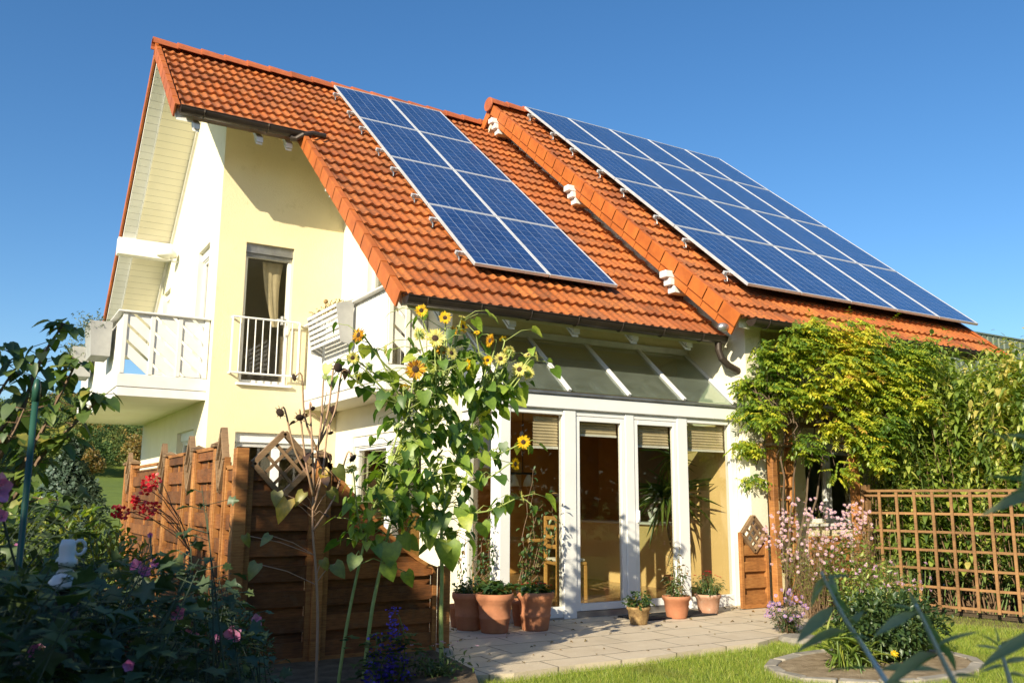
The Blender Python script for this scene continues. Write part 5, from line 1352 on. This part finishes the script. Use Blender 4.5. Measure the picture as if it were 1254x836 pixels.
tips=behind(110,1065,1300,590,735,10.1,11.2)
arching('shrub','low dark undergrowth shrub at the foot of the square trellis',(10.9,6.3),tips,T_oval(.45,.08,.2),.09,'leaf_dark','stem_brown',16,.3)
tips=behind(34,1058,1110,500,660,9.95,10.4)
arching('shrub','green climbing shrub beside the right pergola post',(10.1,7.6),tips,T_oval(.5,.08,.2),.09,'leaf_shrub','stem_brown',14,.4)
# ---- asters
def asters(label,base,rad,top,n,size,mat,spread,nf,leafmat_='leaf_shrub'):
    t=shrub('aster',label,'flower plant',base,rad,top,n,T_lance(.16,.1),.05,leafmat_,'stem_brown',16,.0,jit=.02,stem_r=.004,bend=.1)
    lf=Leaves(T_oval(.45)); ce=MB()
    for i in range(nf):
        u=rv(1); u.normalize(); p=Vector((top[0]+u.x*spread[0]*rng.uniform(.5,1.05),top[1]+u.y*spread[1]*rng.uniform(.5,1.05),top[2]+u.z*spread[2]*rng.uniform(.3,1.05)))
        if p.z<.05: continue
        d=Vector((-.5+rng.normal()*.4,-.7+rng.normal()*.3,.5+rng.normal()*.3)).normalized(); x=d.orthogonal().normalized(); y=d.cross(x)
        for k in range(9): an=k*.698; q=x*math.cos(an)+y*math.sin(an); lf.add(p,q+d*.15,d,size*.42*rng.uniform(.85,1.1))
        s=size*.13; ce.add([p+d*s+x*s,p+d*s+y*s,p+d*s-x*s,p+d*s-y*s,p+d*s*1.8],[(0,1,4),(1,2,4),(2,3,4),(3,0,4)])
    f=lf.build('flowers',M_[mat],t); tag(f,kind='stuff'); tag(ce.build('flower_centres',M_['centre_y'],t),kind='stuff'); return t
c=atY(985,660,7.0)
asters('tall airy aster cloud with lilac pink flowers before the low board panel',(8.15,7.0),(.62,.35,.42),(8.05,7.0,.88),120,.05,'petal_aster',(.70,.4,.50),240)
asters('low compact purple aster at the patio corner beside the lawn',(7.05,6.42),(.22,.2,.18),(7.02,6.42,.22),60,.05,'petal_purple',(.27,.22,.20),62,'leaf_dark')
asters('small lilac aster beneath the window, behind the tall asters',(9.2,7.2),(.3,.2,.3),(9.2,7.25,1.05),40,.055,'petal_aster',(.3,.2,.3),60)
t=shrub('shrub','yellow green leafy perennial with upright stems between asters and trellis','flower plant',(8.6,6.7),(.62,.35,.40),(8.5,6.7,.62),90,T_oval(.5),.06,'leaf_lime','stem_brown',16,.2,stem_r=.005)
t=shrub('shrub','rust brown seeding perennial behind the lilac asters','flower plant',(8.5,7.2),(.5,.25,.45),(8.5,7.2,.6),70,T_lance(.2,.1),.05,'leaf_autumn','stem_brown',18,.0,stem_r=.005)
# ---- round bed with stone edging
BX,BY,BRX,BRY=6.45,4.98,1.0,.62
mb=MB(); pts=[(BX+(BRX-.05)*math.cos(a),BY+(BRY-.05)*math.sin(a)) for a in [i*math.pi/18 for i in range(36)]]
mb.prism([Vector((x,y,-.022)) for x,y in pts],(0,0,-.06)); M_['sand']=plain('sandy_soil',(.42,.33,.22),(.24,.18,.11),rough=.95,scale=9,spec=.05,bs=1,bscale=30,bd=.03)
tag(mb.build('flower_bed_soil',M_['sand']),kind='structure')
t=thing('bed_edging','curved ring of worn grey stones around the flower bed in the lawn','edging',(BX,BY,0))
mb=MB(); n=17
for i in range(n):
    a=2*math.pi*i/n; b=a+2*math.pi/n*.96; j=rng.uniform(-.012,.012); vs=[]
    for an in (a,b):
        for ro in (-.05,.05):
            ex,ey=BX+(BRX+ro+j)*math.cos(an),BY+(BRY+ro+j)*math.sin(an); vs+=[(ex,ey,-.06),(ex,ey,-.012+rng.uniform(-.006,.008))]
    mb.add(vs,[(0,2,3,1),(4,5,7,6),(0,1,5,4),(2,6,7,3),(1,3,7,5)])
mb.build('stones',M_['stone'],t,bevel=.010)
shrub('shrub','dark green rounded perennial clump filling the ringed flower bed','flower plant',(6.75,5.05),(.70,.38,.26),(6.75,5.08,.26),170,T_oval(.5),.06,'leaf_dark','stem',14,.2,stem_r=.004,fill=1500)
shrub('shrub','light green daylily tuft at the near side of the ringed bed','flower plant',(6.15,4.95),(.26,.18,.12),(6.12,4.95,.16),60,T_lance(.08,.5),.20,'leaf_lime','stem',3,.1,stem_r=.003,start=.05)
t=shrub('snapdragon','upright snapdragon stems with yellow green seed spikes in the ringed bed','flower plant',(7.2,5.3),(.62,.30,.30),(7.05,5.35,.52),90,T_lance(.3,.2),.055,'leaf_shrub','stem',20,.0,stem_r=.004)
for i in range(36):
    lf=Leaves(T_oval(.7)); p=Vector((7.15+rng.normal()*.35,5.35+rng.normal()*.2,.45+rng.uniform(0,.3)))
    for k in range(6): lf.add(p,rv(1),rv(1),.022)
    lf.build('flower',M_['petal_aster'],t)
t=thing('marigold','small yellow flower low in the ringed flower bed','flower plant',(6.25,4.65,0))
mb=MB(); mb.tube([(6.25,4.65,0),(6.25,4.65,.11)],.003,5); mb.build('stem',M_['stem'],t)
flower_head(t,(6.25,4.65,.12),(-.3,-.6,.7),.032,'petal_y',9,'centre_y',.35)
t=thing('stone','flat pale stone lying at the patio corner','stone',(6.85,6.12,0))
mb=MB(); mb.lathe([(0,-.05),(.19,-.05),(.2,-.02),(.17,.02),(0,.03)],6.85,6.12,0,11); mb.build('slab',M_['stone'],t)
# ---- foreground buddleia sprigs (out of focus leaves near the camera)
def atd(px,py,d):
    w=cF+cR*((px-627)/FPX)-cU*((py-418)/FPX); return Vector((0,0,HC))+w*d
def sprig(label,stem,leaves,d,r=.0036):
    pts=smooth_pts([atd(a,b,d+dd) for a,b,dd in stem],5); t=thing('buddleia_sprig',label,'shrub branch',pts[0],group=None)
    pts=[pts[0]+(pts[0]-pts[1])*12]+pts
    mb=MB(); n=len(pts); mb.tube(pts,[r*(1-.5*i/(n-1)) for i in range(n)],8); mb.build('stem',M_['stem_grey'],t,smooth=True)
    lf=Leaves(T_lance(.22,.22))
    for (a,b,a2,b2,dd) in leaves:
        p=atd(a,b,d); q=atd(a2,b2,d+dd); L=(q-p).length; lf.add(p,q-p,(rng.normal()*.25-.1,-.35,1),L)
    lf.build('foliage',M_['leaf_bud'],t,smooth=True); return t
sprig('long grey green leafy sprig crossing the ringed bed, nearest the camera',[(1088,838,-.05),(1060,795,0),(1035,758,0),(1016,722,0),(1006,700,0)],
 [(1038,772,975,778,-.02),(1036,770,1058,742,.03),(1022,742,1062,768,.02),(1036,776,1064,772,-.04),(1022,741,1018,692,.03),(1012,715,994,728,.0),(1008,706,994,735,.02),(1006,712,1044,730,.03),(1008,708,1043,700,-.03),(1076,820,1150,808,-.03),(1074,818,1010,812,.05),(1086,836,1118,826,.03),(1022,741,974,782,-.05),(1018,730,1050,742,.02)],1.15)
sprig('grey green leafy sprig second from left in the lower right foreground',[(1170,838,0),(1158,815,0),(1146,790,0),(1134,765,0),(1122,740,0)],
 [(1124,748,1090,732,0),(1126,750,1114,722,.02),(1125,748,1070,768,-.03),(1124,746,1150,775,.03),(1146,792,1196,762,.0),(1150,800,1075,820,-.02),(1146,790,1180,798,.03),(1166,828,1200,820,0),(1130,760,1162,790,.03)],1.05)
sprig('short grey green sprig rising in the bottom right corner',[(1238,838,0),(1230,810,0),(1224,790,0)],
 [(1224,792,1206,770,0),(1224,792,1250,778,.02),(1226,795,1194,786,0),(1230,812,1262,800,.02),(1232,815,1200,815,0),(1234,825,1270,822,0),(1222,788,1226,766,0)],1.2)
sprig('large dark leaves entering from the right edge above the trellis',[(1330,640,0),(1300,610,0),(1272,575,0),(1262,540,0),(1258,500,0)],
 [(1290,598,1200,618,-.03),(1285,590,1214,598,.03),(1268,560,1206,516,.02),(1266,556,1240,600,0),(1258,510,1246,488,0),(1264,540,1226,520,.04),(1292,600,1218,560,.05),(1300,612,1240,625,.0),(1262,530,1285,500,0)],1.0)
sprig('dark leaf pointing left from the lower right edge of the photo',[(1320,770,0),(1290,772,0),(1275,775,0)],[(1285,772,1194,802,0),(1280,774,1250,750,.02)],.9)
# ---- dark mallows in the lower left
def mallow(label,base,tips,fl,n=10,size=.075):
    t=thing('mallow',label,'flower plant',(base[0],base[1],0),group=None); st=MB(); lf=Leaves(T_lobed(1.05)); nodes=[]
    for e in tips:
        b=Vector((base[0]+rng.normal()*.12,base[1]+rng.normal()*.12,-.05)); cv=smooth_pts([b,b.lerp(e,.55)+rv(.05),e],7); m=len(cv)
        st.tube(cv,[.006*(1-.8*k/(m-1)) for k in range(m)],5); nodes+=cv[m//2:]
        for k in range(n):
            f=(.3+.7*(k+rng.uniform())/n)*(m-1); j=min(m-2,int(f)); p=cv[j].lerp(cv[j+1],f-j); a=rng.uniform(0,6.28); L=rng.uniform(.02,.09)
            o=Vector((math.cos(a),math.sin(a),.25))*L; st.tube([p,p+o],.0015,3); lf.add(p+o,(math.cos(a),math.sin(a),rng.uniform(-.6,.2)),(0,0,1) if rng.uniform()<.7 else rv(1),size*rng.uniform(.45,1.15))
    for (p,r,d) in fl:
        p=Vector(p); q=min(nodes,key=lambda s:(s-p).length); d=Vector(d).normalized(); st.tube([q,(p+q)/2,p-d*r*.4],.003,5)
    st.build('stems',M_['stem_mallow'],t); lf.build('foliage',M_['leaf_mallow'],t)
    for (p,r,d) in fl:
        p=Vector(p); d=Vector(d).normalized(); x=d.orthogonal().normalized(); y=d.cross(x); pl=Leaves(T_oval(.95,.12,-.05))
        for k in range(5): an=k*1.2566+.3; q=x*math.cos(an)+y*math.sin(an); pl.add(p-d*r*.25,q+d*.55,d,r)
        f=pl.build('flower',M_['petal_pink'],t); mb=MB(); mb.tube([p-d*r*.3,p+d*r*.25],[r*.09,r*.05],6); mb.build('stamen',M_['petal_aster'],f)
    return t
def tipset(n,x0,x1,y0,y1,d0,d1,prof=None):
    out=[]
    for i in range(n):
        px=rng.uniform(x0,x1); py=(prof(px) if prof else y0)+ (y1-y0)*rng.uniform(0,1)**1.3; out.append(atd(px,py,rng.uniform(d0,d1)))
    return out
FD=(-.3,-.9,.3)
mallow('dark leafy mallow in the lower left corner with a large pink flower',(-.55,1.9),tipset(60,-40,130,690,836,1.9,2.6),[(atd(52,800,2.2),.045,(-.3,-.6,.7)),(atd(158,815,2.4),.02,FD),(atd(-4,598,2.1),.045,(.6,-.6,.1)),(atd(2,632,2.1),.02,FD)],17,.07)
mallow('dark leafy mallow with small lilac flowers below the white ornament',(.05,2.5),tipset(80,60,250,680,836,2.6,3.3),[(atd(166,692,2.9),.026,FD),(atd(176,700,2.95),.03,(.2,-.8,.4)),(atd(190,690,3.0),.022,FD),(atd(217,750,2.9),.030,(-.2,-.9,.1)),(atd(184,655,3.0),.012,FD)],17,.072)
mallow('mallow shoots half hiding the small white ornament',(.2,2.45),[atd(a,b,2.62) for a,b in ((66,668),(80,676),(94,690),(104,672),(72,700),(110,655),(60,690),(86,706),(98,700))],[],9,.05)
mallow('mallow with one tall leafy stem rising before the side fence',(.85,3.1),tipset(34,170,300,700,830,3.3,3.8)+[atd(247,595,3.3),atd(252,612,3.3),atd(232,640,3.3)],[(atd(240,778,3.3),.016,FD)],11,.07)
mallow('mallow with three bright magenta flowers in front of the fence corner',(1.1,3.5),tipset(22,230,325,790,850,3.2,3.8)+[atd(305,745,3.5),atd(318,760,3.5)],[(atd(285,777,3.4),.042,(-.2,-.9,.3)),(atd(313,760,3.45),.033,(.4,-.8,.3)),(atd(268,780,3.4),.03,(-.9,-.3,.1)),(atd(230,775,3.5),.022,FD)],9,.06)
mallow('upper mallow shoots rising behind the green stake at the left edge',(-.75,2.9),tipset(46,-60,110,600,760,3.0,3.6),[(atd(20,670,3.2),.018,FD)],9,.075)
t=shrub('sedum','low mauve flower heads at the bottom edge before the fence','flower plant',(1.25,3.9),(.22,.2,.12),(1.25,3.9,.16),36,T_oval(.5),.04,'leaf_mallow','stem_brown',8)
lf=Leaves(T_oval(.8)); 
for i in range(500): p=Vector((1.25+rng.normal()*.13,3.9+rng.normal()*.1,.26+rng.normal()*.025)); lf.add(p,rv(1),rv(1),.014)
lf.build('flowers',M_['petal_aster'],t)
# ---- left leafy shrub against the sky
def branchy(label,base,twigs,tm,size,mat,per=9):
    t=thing('shrub',label,'shrub',(base[0],base[1],0)); st=MB(); lf=Leaves(tm)
    for tw in twigs:
        pts=smooth_pts([Vector(base)+rv(.08)]+[atY(*q) for q in tw],6); m=len(pts); st.tube(pts,[.014*(1-.8*k/(m-1)) for k in range(m)],6)
        for k in range(m):
            if k<5: continue
            for q in range(per+(k%2) if k<m-2 else 4):
                p=pts[k]; a=rng.uniform(0,6.28); L=rng.uniform(.02,.09); o=Vector((math.cos(a),math.sin(a),rng.uniform(-.5,.5)))*L
                st.tube([p,p+o],.0018,3); lf.add(p+o,(math.cos(a)*.6,math.sin(a)*.6-.1,-rng.uniform(.1,1)),(math.cos(a)*.5-.3,math.sin(a)*.5-.4,.8),size*rng.uniform(.5,1.1))
    st.build('stems',M_['stem_brown'],t); lf.build('foliage',M_[mat],t); return t
Y=4.2
branchy('leafy shrub with heart shaped sunlit leaves against the sky at the left edge',(-.55,4.3,0),
 [[(-30,600,Y),(20,520,Y),(45,450,Y+.1),(72,405,Y+.1),(80,397,Y+.1)],[(-40,560,Y),(0,480,Y),(28,440,Y)],[(0,620,Y),(45,540,Y),(70,490,Y),(88,455,Y),(94,440,Y)],[(10,620,Y),(50,560,Y),(85,525,Y),(110,500,Y),(124,482,Y)],
  [(-20,640,Y),(20,590,Y),(55,555,Y),(84,535,Y)],[(-50,520,Y),(-30,450,Y),(0,425,Y)],[(-40,620,Y+.2),(0,560,Y+.2),(40,500,Y+.2),(62,470,Y+.2)],[(-30,580,Y-.2),(10,540,Y-.2),(30,500,Y-.2)],[(-40,660,Y-.2),(0,630,Y-.2),(50,610,Y-.2)],[(-20,560,Y+.2),(30,490,Y+.2),(55,430,Y+.2)]],
 T_heart(.85,.12,.15),.073,'leaf_left',1)
# ---- mid distance planting left of the fence
shrub('hedge','light green laurel hedge beyond the left garden bed','hedge',(.0,10.5),(1.5,.7,.65),(-.0,10.6,.72),150,T_oval(.4),.12,'leaf_lime','bark',20,.1,fill=1600)
shrub('hedge','mid green shrub between the laurel hedge and the side fence','hedge',(.95,8.2),(.55,.7,.5),(.9,8.2,.55),110,T_oval(.4),.09,'leaf_left','bark',16,.1,fill=900)
shrub('hedge','green shrub mass behind the garden ornament at the left edge','hedge',(-1.4,7.2),(.9,.8,.7),(-1.4,7.2,.75),120,T_oval(.45),.10,'leaf_left','bark',16,.1,fill=1200)
shrub('boxwood','rounded clipped boxwood at the foot of the side fence','shrub',(1.25,5.6),(.40,.42,.36),(1.25,5.6,.34),60,T_oval(.6),.03,'leaf_box','bark',12,0,fill=5200)
# geranium on the fence
t=thing('geranium','bright red geranium blooms hanging at the far end of the side fence','flower plant',(1.45,6.9,0))
st=MB(); lf=Leaves(T_oval(.9))
for (px,py,r) in ((184,592,.05),(189,588,.04),(172,620,.035),(180,625,.05),(188,622,.035),(165,611,.014),(150,628,.035),(143,626,.03),(178,600,.03)):
    c=atY(px,py,6.6); st.tube(curve((1.35,6.7,.9),c,(0,0,.08),7,.01),.003,4)
    for i in range(26): u=rv(1); u.normalize(); lf.add(c+u*r*.8,u+rv(.4),rv(1),.028)
st.tube([(1.35,6.7,-.05),(1.35,6.7,.92)],.008,6)
st.build('stems',M_['stem_brown'],t); lf.build('flowers',M_['red'],t)['kind']='stuff'
lf=Leaves(T_lobed())
for i in range(30): lf.add(Vector((1.35,6.7,.75))+rv(.09),rv(1),(0,0,1),.06)
lf.build('foliage',M_['leaf_mallow'],t)
# ---- trees
def tree(name,label,x,y,h,r,mat,n=2500,ls=.35,group=None,z0=0,trunk=.18,shape='round',nb=9):
    t=thing(name,label,'tree',(x,y,z0),group=group); mb=MB()
    mb.tube(curve((x,y,z0-.3),(x+rng.normal()*.1,y,z0+h*.75),(rng.normal()*.2,0,0),7,.03),[trunk*(1-.12*k) for k in range(7)],8)
    cl=[]
    for i in range(nb):
        a=rng.uniform(0,6.28); zz=rng.uniform(.35,.95); rr=r*(1-abs(zz-.6)*1.1) if shape=='round' else r*(1.05-zz)
        c=Vector((x+math.cos(a)*rr*.6,y+math.sin(a)*rr*.6,z0+h*zz)); cl.append((c,r*.55 if shape=='round' else r*(1.1-zz)*.6))
        mb.tube(curve((x,y,z0+h*(zz-.25)),c,(0,0,.1),5,.03),[trunk*.4,trunk*.3,trunk*.2,trunk*.12,.01],5)
    mb.build('trunk',M_['bark'],t); lf=Leaves(T_quad(.8))
    for i in range(n):
        c,cr=cl[rng.randint(len(cl))]; u=rv(1); u.normalize(); p=c+u*cr*rng.uniform(.4,1.05); lf.add(p,u+rv(.7),(u.x,u.y,1),ls*rng.uniform(.6,1.3))
    lf.build('crown',M_[mat],t); return t
p=atZ(100,640,0)
tree('spruce_tree','bluish conifer standing beyond the hedge left of the house',1.55,19,2.5,.85,'leaf_conifer',11000,.07,shape='cone',nb=26,trunk=.06)
tree('autumn_tree','orange brown autumn tree at the edge of the far meadow',15.2,110,5.2,2.4,'leaf_autumn',13000,.22,z0=2.4,trunk=.15)
tree('autumn_tree','smaller olive gold tree to the left of the orange autumn tree',11.6,118,3.6,1.7,'leaf_autumn',7000,.2,z0=2.7,trunk=.12)
# forest on the hill: one mass
mb=MB(); lf=Leaves(T_quad(.9))
cnt=0
while cnt<760:
    y=185+150*rng.uniform()**1.1; x=rng.uniform(-.06,.26)*y
    z=gz(x,y); h=rng.uniform(5,9.5); r=rng.uniform(1.8,3.4); v=rng.uniform(0,.62) if rng.uniform()<.66 else rng.uniform(.6,1); cnt+=1
    for i in range(330):
        u=rv(1); u.normalize(); u.z=abs(u.z)*1.0-.15; k=rng.uniform(.7,1.08); lf.add(Vector((x+u.x*r*k,y+u.y*r*k,z+h*.45+u.z*h*.5*k)),u+rv(.6),(u.x,u.y,1),rng.uniform(.25,.55),min(1,max(0,v+rng.normal()*.1)))
tag(lf.build('hill_forest',M_['forest']),'mixed green and autumn coloured forest covering the far hill','forest',kind='stuff')
# trees and hedge of the garden's near side (they stand behind the photographer and shade the bed)
D2=Vector((1.75,1.08,0)).normalized(); Q2=Vector((-D2.y,D2.x,0))
def hedgerow(label,q0,q1,s,top,n,ls=.16,depth=.5,zb=0,fade=.5):
    c=Q2*((q0+q1)/2)+D2*s; t=thing('hedge',label,'hedge',(c.x,c.y,0)); lf=Leaves(T_quad(.9)); st=MB()
    for i in range(n):
        q=rng.uniform(q0,q1); zt=top+.18*math.sin(q*2.1)+.12*math.sin(q*5.3+1)
        z=zb+(zt-zb)*rng.uniform(0,1)**.9; z+=abs(rng.normal())*.12 if z>zt-.3 else 0
        p=Q2*q+D2*(s+rng.normal()*depth*.4); lf.add((p.x,p.y,z),rv(1),rv(1),ls*rng.uniform(.6,1.3))
    k=int((q1-q0)/.5)+1
    for i in range(k): p=Q2*(q0+(q1-q0)*(i+.5)/k)+D2*s; st.tube(curve((p.x,p.y,-.05),(p.x+rng.normal()*.1,p.y,top*.85),(0,0,0),6,.03),[.04,.035,.03,.025,.02,.01],6)
    st.build('trunks',M_['bark'],t); lf.build('foliage',M_['leaf_hedge'],t); return t
hedgerow('tall hedge on the garden side behind the photographer',-2.6,3.4,-3.0,3.45,9000)
hedgerow('unseen narrow hedge tree added behind the photographer to shade the front fence',4.3,4.95,-3.0,5.35,1500)  # added out of view to throw dappled shade on the front fence
hedgerow('taller hedge continuing the garden side to the left, behind the photographer',3.5,10.5,-3.0,4.75,16000)

for i,(x,y,h) in enumerate(((6,-9,7.5),(10.5,-8,7),(15,-9.5,8),(19.5,-8,7.5),(24,-9,8),(29,-7,8.5),(33,-2,8.5))):
    tree('garden_tree',('bushy garden tree %s from the left in the row across the lawn, behind the photographer'%['first','second','third','fourth','fifth','sixth','seventh'][i]),x,y,h,3.4,'leaf_hedge',2600,.45,group='trees across the garden',nb=12)
lf=Leaves(T_quad(.9))
for i in range(9000): lf.add((rng.uniform(1,36),-6.5+rng.normal()*.4,rng.uniform(0,1)**.8*3.2),rv(1),rv(1),.24)
t=thing('hedge','long garden hedge across the lawn, behind the photographer','hedge',(18,-6.5,0)); lf.build('foliage',M_['leaf_hedge'],t)

lf=Leaves(T_oval(.6,.2,.25))
for i in range(150):
    x=rng.uniform(3.6,9.0); y=rng.uniform(6.2,8.2) if rng.uniform()<.6 else rng.uniform(7.9,8.2)
    lf.add((x,y,.006),(rng.normal(),rng.normal(),.08),(rng.normal()*.2,rng.normal()*.2,1),rng.uniform(.02,.045))
tag(lf.build('fallen_leaves',M_['leaf_dry']),'small dry fallen leaves scattered over the patio slabs','fallen leaves',kind='stuff')
# ================================================================= light
sc=bpy.context.scene
SUN=Vector((-1.75,-1.08,1.0)).normalized()
EL=math.asin(SUN.z)
w=bpy.data.worlds.new('World'); sc.world=w; w.use_nodes=True; nt=w.node_tree; nt.nodes.clear()
sky=nt.nodes.new('ShaderNodeTexSky'); sky.sky_type='NISHITA'; sky.sun_disc=False
sky.sun_elevation=EL; sky.sun_rotation=math.atan2(SUN.x,SUN.y)%(2*math.pi)
sky.air_density=1.0; sky.dust_density=1.0; sky.ozone_density=3.6; sky.altitude=200
bg=nt.nodes.new('ShaderNodeBackground'); bg.inputs[1].default_value=.105
hs=nt.nodes.new('ShaderNodeHueSaturation'); hs.inputs['Saturation'].default_value=1.20; hs.inputs['Value'].default_value=1.0
o=nt.nodes.new('ShaderNodeOutputWorld'); nt.links.new(sky.outputs[0],hs.inputs['Color']); nt.links.new(hs.outputs[0],bg.inputs[0]); nt.links.new(bg.outputs[0],o.inputs[0])
sl=bpy.data.lights.new('sun','SUN'); sl.energy=5.0; sl.angle=R(.5); sl.color=(1.0,.885,.66)
so=bpy.data.objects.new('sun',sl); C.objects.link(so); so.rotation_euler=(-SUN).to_track_quat('-Z','Y').to_euler(); so.location=(-10,-8,12)
sc.view_settings.view_transform='Standard'; sc.view_settings.look='None'; sc.view_settings.gamma=1; sc.view_settings.use_curve_mapping=False
sc.view_settings.exposure=.68
sc.cycles.use_denoising=True
sc.cycles.max_bounces=8; sc.cycles.transparent_max_bounces=12; sc.cycles.diffuse_bounces=4; sc.cycles.glossy_bounces=4
sc.cycles.caustics_reflective=False; sc.cycles.caustics_refractive=False
